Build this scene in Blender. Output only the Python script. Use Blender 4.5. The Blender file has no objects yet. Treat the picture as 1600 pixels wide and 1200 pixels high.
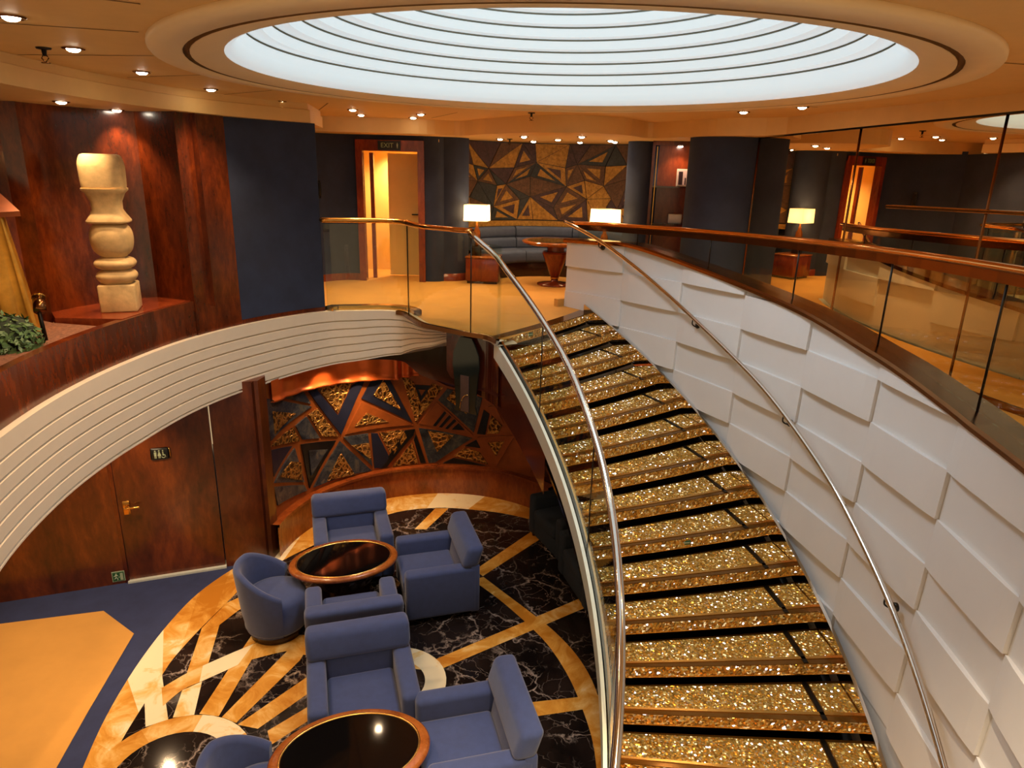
import bpy, bmesh, math, random
from math import sin, cos, pi, radians as RAD, degrees, atan2, hypot, sqrt
from mathutils import Vector, Matrix
random.seed(7)
SC = bpy.context.scene
COL = SC.collection
LOW = -2.9

# ------------------------------------------------------------------ helpers
class MB:
    """collects geometry for ONE mesh object"""
    def __init__(s): s.v=[]; s.f=[]; s.m=[]; s.sm=[]
    def add(s, vs, fs, mi=0, smooth=False):
        o=len(s.v); s.v += [tuple(p) for p in vs]
        for f in fs:
            s.f.append([i+o for i in f]); s.m.append(mi); s.sm.append(smooth)
        return s
    def box(s, x0,x1,y0,y1,z0,z1, mi=0, M=None):
        vs=[(x,y,z) for z in (z0,z1) for y in (y0,y1) for x in (x0,x1)]
        if M: vs=[M@Vector(p) for p in vs]
        return s.add(vs,[(0,2,3,1),(4,5,7,6),(0,1,5,4),(2,6,7,3),(0,4,6,2),(1,3,7,5)],mi)
    def rbox(s, x0,x1,y0,y1,z0,z1, bev=.03, seg=3, mi=0, M=None, taper=None):
        bm=bmesh.new(); bmesh.ops.create_cube(bm,size=1)
        for v in bm.verts:
            v.co=Vector(((x0+x1)/2+v.co.x*(x1-x0),(y0+y1)/2+v.co.y*(y1-y0),(z0+z1)/2+v.co.z*(z1-z0)))
        bmesh.ops.bevel(bm,geom=bm.edges[:],offset=bev,segments=seg,affect='EDGES',profile=.5)
        if taper:
            for v in bm.verts: v.co=Vector(taper(v.co))
        bm.verts.index_update()
        vs=[(M@v.co if M else v.co.copy()) for v in bm.verts]
        fs=[[v.index for v in f.verts] for f in bm.faces]
        bm.free(); return s.add(vs,fs,mi,True)
    def prism(s, poly, z0, z1, mi=0, cap=True):
        n=len(poly); a=sum(poly[i][0]*poly[(i+1)%n][1]-poly[(i+1)%n][0]*poly[i][1] for i in range(n))
        if a<0: poly=poly[::-1]
        vs=[(p[0],p[1],z0) for p in poly]+[(p[0],p[1],z1) for p in poly]
        fs=[(i,(i+1)%n,n+(i+1)%n,n+i) for i in range(n)]
        if cap: fs += [tuple(range(n-1,-1,-1)), tuple(range(n,2*n))]
        return s.add(vs,fs,mi)
    def flat(s, poly, z, mi=0, up=True):
        n=len(poly); a=sum(poly[i][0]*poly[(i+1)%n][1]-poly[(i+1)%n][0]*poly[i][1] for i in range(n))
        if (a<0)==up: poly=poly[::-1]
        return s.add([(p[0],p[1],z) for p in poly],[tuple(range(n))],mi)
    def lathe(s, prof, n=32, c=(0,0), mi=0, smooth=True, sx=1, sy=1, a0=0, a1=2*pi, rot=0, sharp=False):
        if sharp:
            for a,b in zip(prof,prof[1:]): s.lathe([a,b],n,c,mi,smooth,sx,sy,a0,a1,rot)
            return s
        full=abs(a1-a0-2*pi)<1e-6; m=n if full else n+1
        vs=[]
        for k in range(m):
            a=a0+(a1-a0)*k/n
            for r,z in prof:
                x,y=r*cos(a)*sx,r*sin(a)*sy
                vs.append((c[0]+x*cos(rot)-y*sin(rot),c[1]+x*sin(rot)+y*cos(rot),z))
        L=len(prof); fs=[]
        for k in range(n):
            k2=(k+1)%m
            for j in range(L-1): fs.append((k*L+j,k2*L+j,k2*L+j+1,k*L+j+1))
        return s.add(vs,fs,mi,smooth)
    def tube(s, path, r=.02, n=10, mi=0, ry=None, cap=True):
        """round (or flattened) tube along 3-D path"""
        P=[Vector(p) for p in path]; L=len(P); vs=[]
        ry=ry or r
        for i,p in enumerate(P):
            t=(P[min(i+1,L-1)]-P[max(i-1,0)]).normalized()
            up=Vector((0,0,1)) if abs(t.z)<.95 else Vector((1,0,0))
            sd=t.cross(up).normalized(); u=sd.cross(t).normalized()
            for k in range(n):
                a=2*pi*k/n; vs.append(p+sd*(r*cos(a))+u*(ry*sin(a)))
        fs=[(i*n+k,i*n+(k+1)%n,(i+1)*n+(k+1)%n,(i+1)*n+k) for i in range(L-1) for k in range(n)]
        if cap: fs += [tuple(range(n-1,-1,-1)), tuple((L-1)*n+k for k in range(n))]
        return s.add(vs,fs,mi,True)
    def grid(s, rows, mi=0, smooth=True, closed=False):
        """rows: list of equal-length point lists"""
        L=len(rows[0]); vs=[p for r in rows for p in r]; fs=[]
        for i in range(len(rows)-1+(1 if closed else 0)):
            i2=(i+1)%len(rows)
            for j in range(L-1): fs.append((i*L+j,i2*L+j,i2*L+j+1,i*L+j+1))
        return s.add(vs,fs,mi,smooth)
    def build(s, name, mats, parent=None, recalc=True):
        me=bpy.data.meshes.new(name); me.from_pydata(s.v,[],s.f)
        if not isinstance(mats,(list,tuple)): mats=[mats]
        for m in mats: me.materials.append(m)
        for p,mi,sm in zip(me.polygons,s.m,s.sm): p.material_index=mi; p.use_smooth=sm
        if recalc:
            bm=bmesh.new(); bm.from_mesh(me); bmesh.ops.recalc_face_normals(bm,faces=bm.faces); bm.to_mesh(me); bm.free()
        me.update()
        o=bpy.data.objects.new(name,me); COL.objects.link(o)
        if parent: o.parent=parent
        return o

def tag(o,label,cat,group=None):
    o['label']=label; o['category']=cat
    if group: o['group']=group
    return o
def thing(name,label,cat,loc=(0,0,0),rz=0,group=None):
    o=bpy.data.objects.new(name,None); COL.objects.link(o); o.empty_display_size=.1
    o.location=loc; o.rotation_euler=(0,0,rz)
    return tag(o,label,cat,group)
def struct(o): o['kind']='structure'; return o
def dup(root,loc,rz,label,group=None):
    r=root.copy(); COL.objects.link(r); r.location=loc; r.rotation_euler=(0,0,rz); r['label']=label
    if group: r['group']=group
    for ch in list(root.children):
        c=ch.copy(); COL.objects.link(c); c.parent=r
        for g in list(ch.children):
            d=g.copy(); COL.objects.link(d); d.parent=c
    return r
def spline(pts,n=6):
    """Catmull-Rom through points of any dimension"""
    out=[]; L=len(pts); D=len(pts[0])
    for i in range(L-1):
        p0,p1,p2,p3=pts[max(i-1,0)],pts[i],pts[i+1],pts[min(i+2,L-1)]
        for k in range(n):
            t=k/n
            out.append(tuple(.5*(2*p1[d]+(p2[d]-p0[d])*t+(2*p0[d]-5*p1[d]+4*p2[d]-p3[d])*t*t+(3*p1[d]-p0[d]-3*p2[d]+p3[d])*t**3) for d in range(D)))
    out.append(tuple(pts[-1])); return out
def lerp_tab(tab,x):
    tab=sorted(tab)
    if x<=tab[0][0]: return tab[0][1]
    for (a,va),(b,vb) in zip(tab,tab[1:]):
        if x<=b: return va+(vb-va)*(x-a)/(b-a)
    return tab[-1][1]
def normals2(path):
    """right-hand normals of a 2-D path"""
    out=[]
    for i in range(len(path)):
        a=path[max(i-1,0)]; b=path[min(i+1,len(path)-1)]
        dx,dy=b[0]-a[0],b[1]-a[1]; l=hypot(dx,dy) or 1
        out.append((dy/l,-dx/l))
    return out
def sweep(mb,path,prof,mi=0,smooth=False,zs=None,os=None):
    """path 2-D, prof (offset to the right, z); zs scales z per point"""
    N=normals2(path); rows=[]
    for i,(p,n) in enumerate(zip(path,N)):
        k=zs[i] if zs else 1
        q=os[i] if os else 1
        rows.append([(p[0]+n[0]*o*q,p[1]+n[1]*o*q,z*k) for o,z in prof])
    return mb.grid(rows,mi,smooth)
def polar(c,r,th): return (c[0]+r*cos(RAD(th)),c[1]+r*sin(RAD(th)))

# ------------------------------------------------------------------ materials
def srgb(r,g,b):
    f=lambda c: c/12.92 if c<=.04045 else ((c+.055)/1.055)**2.4
    return (f(r/255),f(g/255),f(b/255),1)
class NT:
    def __init__(s,name):
        s.m=bpy.data.materials.new(name); s.m.use_nodes=True
        s.t=s.m.node_tree; s.t.nodes.clear()
        s.out=s.n('ShaderNodeOutputMaterial')
    def n(s,t,**kw):
        nd=s.t.nodes.new(t)
        for k,v in kw.items(): setattr(nd,k,v)
        return nd
    def l(s,a,b): s.t.links.new(a,b)
    def coord(s,scale=(1,1,1),kind='Object'):
        tc=s.n('ShaderNodeTexCoord'); mp=s.n('ShaderNodeMapping'); mp.inputs['Scale'].default_value=scale
        s.l(tc.outputs[kind],mp.inputs['Vector']); return mp.outputs['Vector']
    def noise(s,vec,scale,detail=4,rough=.6,dist=0):
        nd=s.n('ShaderNodeTexNoise'); nd.inputs['Scale'].default_value=scale; nd.inputs['Detail'].default_value=detail
        nd.inputs['Roughness'].default_value=rough; nd.inputs['Distortion'].default_value=dist
        s.l(vec,nd.inputs['Vector']); return nd
    def ramp(s,fac,stops,interp='LINEAR'):
        r=s.n('ShaderNodeValToRGB'); e=r.color_ramp; e.interpolation=interp
        while len(e.elements)<len(stops): e.elements.new(.5)
        for el,(p,c) in zip(e.elements,stops): el.position=p; el.color=c if len(c)==4 else (*c,1)
        s.l(fac,r.inputs['Fac']); return r.outputs['Color']
    def bsdf(s,color=None,rough=.5,metal=0,**kw):
        b=s.n('ShaderNodeBsdfPrincipled')
        if color is not None:
            if hasattr(color,'links') or hasattr(color,'is_linked'): s.l(color,b.inputs['Base Color'])
            else: b.inputs['Base Color'].default_value=color
        b.inputs['Roughness'].default_value=rough; b.inputs['Metallic'].default_value=metal
        for k,v in kw.items(): b.inputs[k.replace('_',' ')].default_value=v
        s.l(b.outputs[0],s.out.inputs['Surface']); return b
    def bump(s,b,h,strength=.3,dist=.01):
        bp=s.n('ShaderNodeBump'); bp.inputs['Strength'].default_value=strength; bp.inputs['Distance'].default_value=dist
        s.l(h,bp.inputs['Height']); s.l(bp.outputs[0],b.inputs['Normal'])
M={}
def plain(name,c,rough=.5,metal=0,var=.12,scale=6,bump=0,bscale=60,**kw):
    t=NT(name); v=t.coord(); nz=t.noise(v,scale,4)
    a=[max(0,x*(1-var)) for x in c[:3]]; b=[min(1,x*(1+var)) for x in c[:3]]
    col=t.ramp(nz.outputs['Fac'],[(.3,a),(.7,b)])
    bs=t.bsdf(col,rough,metal,**kw)
    if bump:
        n2=t.noise(v,bscale,3); t.bump(bs,n2.outputs['Fac'],bump,.005)
    M[name]=t.m; return t.m
def wood(name,c0,c1,c2,rough=.3,scale=2.2,st=(1,1,.35),coat=.3):
    t=NT(name); v=t.coord(st)
    n1=t.noise(v,scale,6,.65,.6); n2=t.noise(v,scale*9,5,.7,.4)
    mx=t.n('ShaderNodeMixRGB'); mx.inputs['Fac'].default_value=.35
    t.l(n1.outputs['Fac'],mx.inputs[1]); t.l(n2.outputs['Fac'],mx.inputs[2])
    col=t.ramp(mx.outputs[0],[(.34,c0),(.5,c1),(.66,c2)])
    t.bsdf(col,rough,0,Coat_Weight=coat,Coat_Roughness=.15); M[name]=t.m; return t.m
def emis(name,c,s):
    t=NT(name); e=t.n('ShaderNodeEmission'); e.inputs['Color'].default_value=(*c,1); e.inputs['Strength'].default_value=s
    t.l(e.outputs[0],t.out.inputs['Surface']); M[name]=t.m; return t.m

plain('ceiling_paint',srgb(224,184,116),.6,var=.03)
plain('ceiling_joint',srgb(120,84,40),.7)
plain('ring_paint',srgb(236,214,172),.5,var=.02)
plain('white_relief',srgb(214,213,211),.5,var=.02,scale=3)
plain('fascia_cream',srgb(226,212,190),.45,var=.02)
wood('burl_wood',srgb(40,13,4)[:3],srgb(84,32,8)[:3],srgb(126,54,14)[:3],.25)
wood('panel_wood',srgb(42,16,5)[:3],srgb(84,36,11)[:3],srgb(122,58,18)[:3],.3,1.6)
wood('bench_wood',srgb(96,40,14)[:3],srgb(132,60,22)[:3],srgb(160,82,32)[:3],.2,3)
wood('dark_mahogany',srgb(40,14,8)[:3],srgb(66,24,12)[:3],srgb(86,34,16)[:3],.12,1.4,coat=.6)
wood('rim_wood',srgb(110,52,18)[:3],srgb(150,82,32)[:3],srgb(176,104,46)[:3],.18,4)
wood('red_wood',srgb(88,32,14)[:3],srgb(124,50,22)[:3],srgb(150,68,30)[:3],.22,3)
plain('blue_wall',srgb(40,50,74),.9,var=.2,scale=3,bump=.35,bscale=140)
plain('carpet_blue',srgb(42,50,86),.95,var=.15,scale=5,bump=.4,bscale=220)
plain('carpet_tan',srgb(204,148,68),.95,var=.08,scale=1.6,bump=.4,bscale=220)
plain('upholstery_blue',srgb(54,68,114),.9,var=.1,scale=14,bump=.35,bscale=200,Sheen_Weight=.3)
plain('sofa_fabric',srgb(72,84,108),.9,var=.1,scale=10,bump=.3,bscale=180)
plain('black_glass',srgb(10,8,8),.05,var=0,Specular_IOR_Level=.25)
plain('black_gloss',srgb(16,11,8),.12,var=.1)
plain('dark_drum',srgb(44,22,14),.2,var=.2)
plain('brass',srgb(214,160,78),.22,1,var=.05)
plain('gold_trim',srgb(226,178,96),.25,1,var=.05)
plain('copper_rail',srgb(226,160,84),.14,1,var=.06)
plain('bronze_trim',srgb(126,84,50),.22,1,var=.08)
plain('chrome',srgb(222,214,204),.1,1,var=.02)
plain('dark_metal',srgb(40,36,32),.35,.8)
plain('steel_edge',srgb(222,226,212),.35,.3,var=.03)
plain('copper_sheet',srgb(214,98,36),.42,.45,var=.12,scale=4)
plain('gold_cloth',srgb(220,160,62),.38,.75,var=.25,scale=5)
plain('stone',srgb(204,172,118),.65,var=.26,scale=7,bump=.3,bscale=30)
plain('soil',srgb(120,78,56),.95,var=.5,scale=40,bump=1,bscale=50)
plain('leaf',srgb(76,108,62),.5,var=.35,scale=30)
plain('cream_door',srgb(232,196,120),.5,var=.03)
plain('white_plastic',srgb(226,220,208),.5,var=.02)
plain('navy_enamel',srgb(26,28,44),.35,var=.2)
plain('black_enamel',srgb(16,14,14),.3,var=.2)
plain('copper_flat',srgb(150,76,28),.4,.35,var=.15,scale=8)
plain('sign_dark',srgb(14,16,18),.3)
plain('sign_green',srgb(34,84,52),.4)
plain('sign_pale',srgb(150,165,140),.5)
plain('tablelamp_base',srgb(30,20,16),.3)
plain('amber_ball',srgb(176,104,44),.15,.6,var=.3,scale=20)
plain('photo_print',srgb(226,200,204),.3,var=.05)
plain('photo_dark',srgb(48,26,36),.4)
plain('pot_cream',srgb(206,190,160),.5)
plain('grate_dark',srgb(30,24,18),.6)

# slate / relief gold
def mk_slate():
    t=NT('slate'); v=t.coord(); n1=t.noise(v,7,6,.75,.8); n2=t.noise(v,2.5,3)
    col=t.ramp(n1.outputs['Fac'],[(.3,srgb(16,18,24)),(.5,srgb(50,54,62)),(.62,srgb(92,84,70)),(.75,srgb(40,38,44))])
    b=t.bsdf(col,.35,.15); t.bump(b,n1.outputs['Fac'],.5,.02); M['slate']=t.m
mk_slate()
def mk_relief():
    t=NT('gold_relief'); v=t.coord()
    n0=t.noise(v,9,3)
    mx=t.n('ShaderNodeMixRGB'); mx.inputs['Fac'].default_value=.12; t.l(v,mx.inputs[1]); t.l(n0.outputs['Color'],mx.inputs[2])
    vo=t.n('ShaderNodeTexVoronoi',feature='DISTANCE_TO_EDGE'); vo.inputs['Scale'].default_value=17; t.l(mx.outputs[0],vo.inputs['Vector'])
    col=t.ramp(vo.outputs['Distance'],[(0,srgb(214,164,84)),(.08,srgb(180,124,56)),(.2,srgb(104,70,34)),(.5,srgb(78,52,28))])
    b=t.bsdf(col,.32,.8)
    inv=t.n('ShaderNodeMath',operation='MULTIPLY'); inv.inputs[1].default_value=-1; t.l(vo.outputs['Distance'],inv.inputs[0])
    t.bump(b,inv.outputs[0],1.0,.04); M['gold_relief']=t.m
mk_relief()
def mk_tile(name,c0,c1,rough=.5,metal=0):
    t=NT(name); v=t.coord(); n1=t.noise(v,16,6,.8,.5)
    col=t.ramp(n1.outputs['Fac'],[(.32,c0),(.65,c1)]); b=t.bsdf(col,rough,metal); t.bump(b,n1.outputs['Fac'],.6,.02); M[name]=t.m
mk_tile('mural_gold',srgb(130,92,34),srgb(206,154,66),.45,.2)
mk_tile('mural_brown',srgb(60,42,30),srgb(118,84,56))
mk_tile('mural_plum',srgb(46,32,38),srgb(84,60,64))
mk_tile('mural_slate',srgb(28,34,40),srgb(58,64,66))
# marbles
def mk_marble_dark():
    t=NT('marble_dark'); v=t.coord(); nd=t.noise(v,2.3,5,.6,0)
    mx=t.n('ShaderNodeMixRGB'); mx.inputs['Fac'].default_value=.35; t.l(v,mx.inputs[1]); t.l(nd.outputs['Color'],mx.inputs[2])
    vo=t.n('ShaderNodeTexVoronoi',feature='DISTANCE_TO_EDGE'); vo.inputs['Scale'].default_value=3.4; t.l(mx.outputs[0],vo.inputs['Vector'])
    v2=t.n('ShaderNodeTexVoronoi',feature='DISTANCE_TO_EDGE'); v2.inputs['Scale'].default_value=9; t.l(mx.outputs[0],v2.inputs['Vector'])
    a=t.ramp(vo.outputs['Distance'],[(0,(1,1,1)),(.012,(.35,.35,.35)),(.04,(0,0,0))])
    b_=t.ramp(v2.outputs['Distance'],[(0,(.6,.6,.6)),(.012,(.1,.1,.1)),(.04,(0,0,0))])
    msk=t.noise(v,1.7,3); mr=t.ramp(msk.outputs['Fac'],[(.42,(0,0,0)),(.62,(1,1,1))])
    ad=t.n('ShaderNodeMixRGB',blend_type='ADD'); ad.inputs['Fac'].default_value=1; t.l(a,ad.inputs[1]); t.l(b_,ad.inputs[2])
    mu=t.n('ShaderNodeMixRGB',blend_type='MULTIPLY'); mu.inputs['Fac'].default_value=1; t.l(ad.outputs[0],mu.inputs[1]); t.l(mr,mu.inputs[2])
    bs=t.ramp(nd.outputs['Fac'],[(.35,srgb(16,12,11)),(.65,srgb(40,30,26))])
    cm=t.n('ShaderNodeMixRGB'); t.l(mu.outputs[0],cm.inputs['Fac']); t.l(bs,cm.inputs[1]); cm.inputs[2].default_value=srgb(190,170,158)
    t.bsdf(cm.outputs[0],.09,0); M['marble_dark']=t.m
mk_marble_dark()
def mk_marble_gold(name,sh):
    t=NT(name); v=t.coord(); n1=t.noise(v,3.2,6,.65,1.2); n2=t.noise(v,1.1,2)
    mx=t.n('ShaderNodeMixRGB'); mx.inputs['Fac'].default_value=.45; t.l(n1.outputs['Fac'],mx.inputs[1]); t.l(n2.outputs['Fac'],mx.inputs[2])
    col=t.ramp(mx.outputs[0],[(.36+sh,srgb(186,118,36)),(.47+sh,srgb(214,154,66)),(.55+sh,srgb(232,190,118)),(.62+sh,srgb(240,222,184))])
    t.bsdf(col,.12,0); M[name]=t.m
mk_marble_gold('marble_gold',.025); mk_marble_gold('marble_honey',.07); mk_marble_gold('marble_cream',-.13)
# crystal glitter (metallic flakes with their own tilt, sparkle added as emission)
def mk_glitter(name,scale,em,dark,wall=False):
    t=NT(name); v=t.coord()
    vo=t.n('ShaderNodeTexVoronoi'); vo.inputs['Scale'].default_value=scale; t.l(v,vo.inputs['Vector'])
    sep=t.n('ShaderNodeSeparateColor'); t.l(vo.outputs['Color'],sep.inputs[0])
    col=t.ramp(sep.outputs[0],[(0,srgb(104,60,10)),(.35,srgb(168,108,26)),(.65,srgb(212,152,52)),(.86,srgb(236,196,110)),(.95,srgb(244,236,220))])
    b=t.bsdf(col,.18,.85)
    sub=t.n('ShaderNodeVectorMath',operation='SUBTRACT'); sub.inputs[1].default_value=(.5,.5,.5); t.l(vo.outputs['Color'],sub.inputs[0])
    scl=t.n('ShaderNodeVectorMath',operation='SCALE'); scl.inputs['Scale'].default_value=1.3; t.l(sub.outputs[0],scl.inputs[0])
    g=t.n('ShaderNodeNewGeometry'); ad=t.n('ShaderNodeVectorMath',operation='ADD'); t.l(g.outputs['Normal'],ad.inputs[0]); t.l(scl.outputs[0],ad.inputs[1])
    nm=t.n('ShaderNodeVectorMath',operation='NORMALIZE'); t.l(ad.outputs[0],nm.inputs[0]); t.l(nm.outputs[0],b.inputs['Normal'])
    # glints put in as emission on random flakes
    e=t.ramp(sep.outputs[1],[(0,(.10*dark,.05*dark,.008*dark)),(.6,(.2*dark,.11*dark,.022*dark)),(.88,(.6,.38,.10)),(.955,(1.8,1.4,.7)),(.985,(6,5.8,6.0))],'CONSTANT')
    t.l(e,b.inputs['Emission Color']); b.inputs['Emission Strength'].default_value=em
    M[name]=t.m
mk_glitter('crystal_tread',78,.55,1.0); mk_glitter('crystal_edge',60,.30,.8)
plain('tread_glass',srgb(120,82,30),.12,.7,var=.15)
plain('riser_dark',srgb(22,12,6),.08,.2,var=.2)
# clear glass (cheap: transparent + fresnel gloss)
def mk_glass(name,tint,gl=.9):
    t=NT(name); tr=t.n('ShaderNodeBsdfTransparent'); tr.inputs[0].default_value=(*tint,1)
    go=t.n('ShaderNodeBsdfGlossy'); go.inputs['Roughness'].default_value=.01
    lw=t.n('ShaderNodeLayerWeight'); lw.inputs['Blend'].default_value=.5
    pw=t.n('ShaderNodeMath',operation='POWER'); pw.inputs[1].default_value=4; t.l(lw.outputs['Facing'],pw.inputs[0])
    fr=t.n('ShaderNodeMath',operation='MULTIPLY_ADD'); fr.inputs[1].default_value=.5; fr.inputs[2].default_value=.035; t.l(pw.outputs[0],fr.inputs[0])
    mx=t.n('ShaderNodeMixShader'); t.l(fr.outputs[0],mx.inputs[0]); t.l(tr.outputs[0],mx.inputs[1]); t.l(go.outputs[0],mx.inputs[2])
    t.l(mx.outputs[0],t.out.inputs['Surface']); M[name]=t.m
mk_glass('clear_glass',(.90,.93,.86)); mk_glass('green_glass',(.55,.68,.58))
def mk_mirror():
    t=NT('mirror'); t.bsdf((.80,.66,.46,1),.0,1); M['mirror']=t.m
mk_mirror()
emis('lamp_spot',(1,.86,.66),30); emis('lamp_warm',(1,.62,.26),12)
emis('exit_glow',(.12,.2,.1),.35)
def mk_shade():
    t=NT('shade_glow'); v=t.coord(); g=t.n('ShaderNodeSeparateXYZ'); t.l(v,g.inputs[0])
    e=t.n('ShaderNodeEmission'); e.inputs['Color'].default_value=(1,.62,.24,1); e.inputs['Strength'].default_value=.9
    d=t.n('ShaderNodeBsdfTranslucent'); d.inputs[0].default_value=(.9,.8,.6,1)
    a=t.n('ShaderNodeAddShader'); t.l(e.outputs[0],a.inputs[0]); t.l(d.outputs[0],a.inputs[1]); t.l(a.outputs[0],t.out.inputs['Surface']); M['shade_glow']=t.m
mk_shade()
def mk_dome():
    t=NT('dome_white'); b=t.bsdf(srgb(232,240,242),.6); b.inputs['Emission Color'].default_value=(.70,.90,1,1); b.inputs['Emission Strength'].default_value=.34; M['dome_white']=t.m  # emission stands in for the cove lighting on the steps
    t=NT('dome_shadow_line'); t.bsdf(srgb(168,170,158),.7); M['dome_shadow_line']=t.m  # grey strips stand in for shadow lines at the step edges
mk_dome()

# ------------------------------------------------------------------ camera
F=1075; PITCH=math.atan(335/1075); ROLL=RAD(1.45); H=1.75
fw=Vector((0,cos(PITCH),-sin(PITCH))); rt=Vector((1,0,0)); up=Vector((0,sin(PITCH),cos(PITCH)))
r2=rt*cos(ROLL)+up*sin(ROLL); u2=-rt*sin(ROLL)+up*cos(ROLL)
cam=bpy.data.cameras.new('camera'); co=bpy.data.objects.new('camera',cam); COL.objects.link(co)
mw=Matrix.Identity(4)
for i in range(3): mw[i][0]=r2[i]; mw[i][1]=u2[i]; mw[i][2]=-fw[i]
mw[2][3]=H; co.matrix_world=mw
cam.sensor_width=36; cam.lens=F/1600*36; cam.clip_start=.05; cam.clip_end=200
SC.camera=co

# ------------------------------------------------------------------ key curves
FASC=[(-1.2,.95),(-2.1,1.85),(-2.75,2.75),(-3.1,3.5),(-3.3,4.17),(-3.43,4.99),(-3.43,5.88),(-3.28,6.81),(-2.92,7.64),(-2.39,8.30),(-1.94,8.46),(-1.64,8.52),(-1.40,8.45),(-1.26,8.2),(-1.06,7.83),(-.73,7.56),(-.49,7.4),(-.29,7.28),(-.17,7.10)]
FS=spline(FASC,6)
SCN=(-4.42,4.25)          # centre of the winding stair
RI,RO=5.22,7.085
def thL(k): return -1.4+3.05*(11-k)
def thR(k): return -1.3+3.45*(11-k)
def zst(k): return -.1706*(k+1)
def z_nose(th,right=True):   # height of the nosing line at an angle
    k=11-(th+1.3)/3.45 if right else 11-(th+1.4)/3.05
    return -.1706*(k+1)
TRIM=[(44.6,.88),(39.7,.90),(35.7,.92),(30.1,.85),(25.9,.79),(18.7,.70),(12.6,.63),(7,.54),(3.7,.5),(-2.3,.42),(-7.4,.38),(-30,.30)]
TRIMS=spline(TRIM,6)
def ztrim(th): return lerp_tab(TRIMS,th)
def zrail(th): return 1.10+.2*(44.4-th)/51

# ------------------------------------------------------------------ floors
b=MB(); b.flat([(-9,-3),(5,-3),(5,11),(-9,11)],LOW); struct(b.build('floor',M['carpet_blue']))
b=MB(); b.prism([(-8,5.2),(-5.27,6.06),(-4.34,6.32),(-3.82,5.96),(-3.72,5.3),(-3.66,4.9),(-3.56,4.31),(-3.3,3.4),(-2.9,2.7),(-8,2.4)],LOW+.0005,LOW+.004); struct(b.build('floor',M['carpet_tan']))
outer=[(-2.95,3.25),(-3.2,3.8),(-3.35,4.31),(-3.47,4.85),(-3.54,5.45),(-3.55,6.03),(-3.5,6.57),(-3.38,6.97),(-3.21,7.32),(-2.95,7.75),(-2.7,8.2),(-2.33,8.68),(-1.87,9.12),(-1.45,9.3),(-.92,9.36),(-.34,9.3),(.08,9.12),(.55,8.77),(.85,8.40)]
inner=[(-2.72,3.35),(-2.97,3.85),(-3.12,4.32),(-3.19,4.57),(-3.22,5.01),(-3.24,5.38),(-3.24,5.64),(-3.18,6.07),(-3.09,6.52),(-3.0,6.91),(-2.75,7.40),(-2.42,7.84),(-2.03,8.29),(-1.58,8.70),(-1.04,8.86),(-.58,8.84),(-.07,8.74),(.45,8.51),(.70,8.32)]
b=MB(); z=LOW+.005
so=spline(outer,4); si=spline(inner,4)
b.flat(so+[(2.2,7),(2.9,5),(2.6,3),(1.2,1.6),(-1,1.5),(-2.2,2.2)],z,0)
n=len(so)
for i in range(n-1):
    seg=(i//5)%4
    b.flat([so[i],so[i+1],si[i+1],si[i]],z+.0012,[1,2,1,3][seg])
strips=[([(-3.07,4.74),(-2.92,4.83),(-3.24,5.37),(-3.23,5.03)],3),([(-2.89,4.85),(-2.72,4.89),(-2.83,5.3),(-2.96,5.18)],3),([(-3.02,5.4),(-2.87,5.52),(-3.01,6.13),(-3.17,6.07)],2),([(-3.17,6.07),(-3.01,6.13),(-2.91,6.38),(-3.09,6.51)],2),
([(-2.68,4.9),(-2.5,4.88),(-2.48,5.63),(-2.65,5.49)],1),([(-2.63,5.77),(-2.47,5.92),(-2.43,6.2),(-2.59,6.3)],2),([(-2.47,4.87),(-2.32,4.81),(-2.01,5.62),(-1.96,6.1),(-2.17,5.77)],1),([(-2.3,4.79),(-2.11,4.75),(-1.5,5.6),(-1.55,5.85)],1),([(-2.02,4.73),(-1.94,4.58),(-1.2,5.45),(-1.22,5.6)],1),
([(-3.09,6.51),(-2.9,6.72),(-2.69,6.81),(-2.62,6.65),(-2.81,6.53),(-2.91,6.38)],1),
([(-.76,5.63),(-.67,5.51),(.87,6.58),(1.1,6.95)],2),([(.19,5.13),(.24,4.96),(1.3,5.2),(1.3,5.33)],2),([(-.4,7.28),(-.29,7.16),(.69,8.39),(.5,8.51)],2),([(-1.26,8.23),(-1.1,8.24),(-.86,8.85),(-1.05,8.84)],2),([(-2.0,5.9),(-.76,5.63),(-.67,5.51),(-2.0,5.7)],1)]
for i,(p,mi) in enumerate(strips): b.flat(p,z+.002+i*.00005,mi)
at_=[(-3.16,5.2),(-3.02,5.4),(-2.87,5.55),(-2.63,5.77),(-2.45,5.9),(-2.1,6.0),(-1.7,6.0)]; ab_=[(-3.04,4.98),(-2.96,5.18),(-2.81,5.32),(-2.66,5.46),(-2.48,5.61),(-2.1,5.77),(-1.7,5.78)]
at_=spline(at_,4); ab_=spline(ab_,4)
for i in range(len(at_)-1): b.flat([at_[i],at_[i+1],ab_[i+1],ab_[i]],z+.0029,[1,3,1][(i//7)%3])
al=spline([(-.42,7.08),(-.1,6.72),(.19,6.33),(.43,5.95),(.6,5.53),(.7,5.13),(.77,4.63),(.74,4.0)],4); ar=spline([(-.28,7.14),(.0,6.8),(.29,6.45),(.52,6.15),(.73,5.77),(.86,5.32),(.9,4.7),(.88,4.0)],4)
for i in range(len(al)-1): b.flat([al[i],al[i+1],ar[i+1],ar[i]],z+.0031,2)
c=(-2.645,4.26)
for i in range(40):
    a0,a1=2*pi*i/40,2*pi*(i+1)/40
    p=[(c[0]+r*cos(a),c[1]+r*sin(a)) for r,a in ((.44,a0),(.63,a0),(.63,a1),(.44,a1))]
    b.flat(p,z+.0033,[1,3,1,2][(i//5)%4])
b.flat([(c[0]+.44*cos(2*pi*i/40),c[1]+.44*sin(2*pi*i/40)) for i in range(40)],z+.0032,0)
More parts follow.
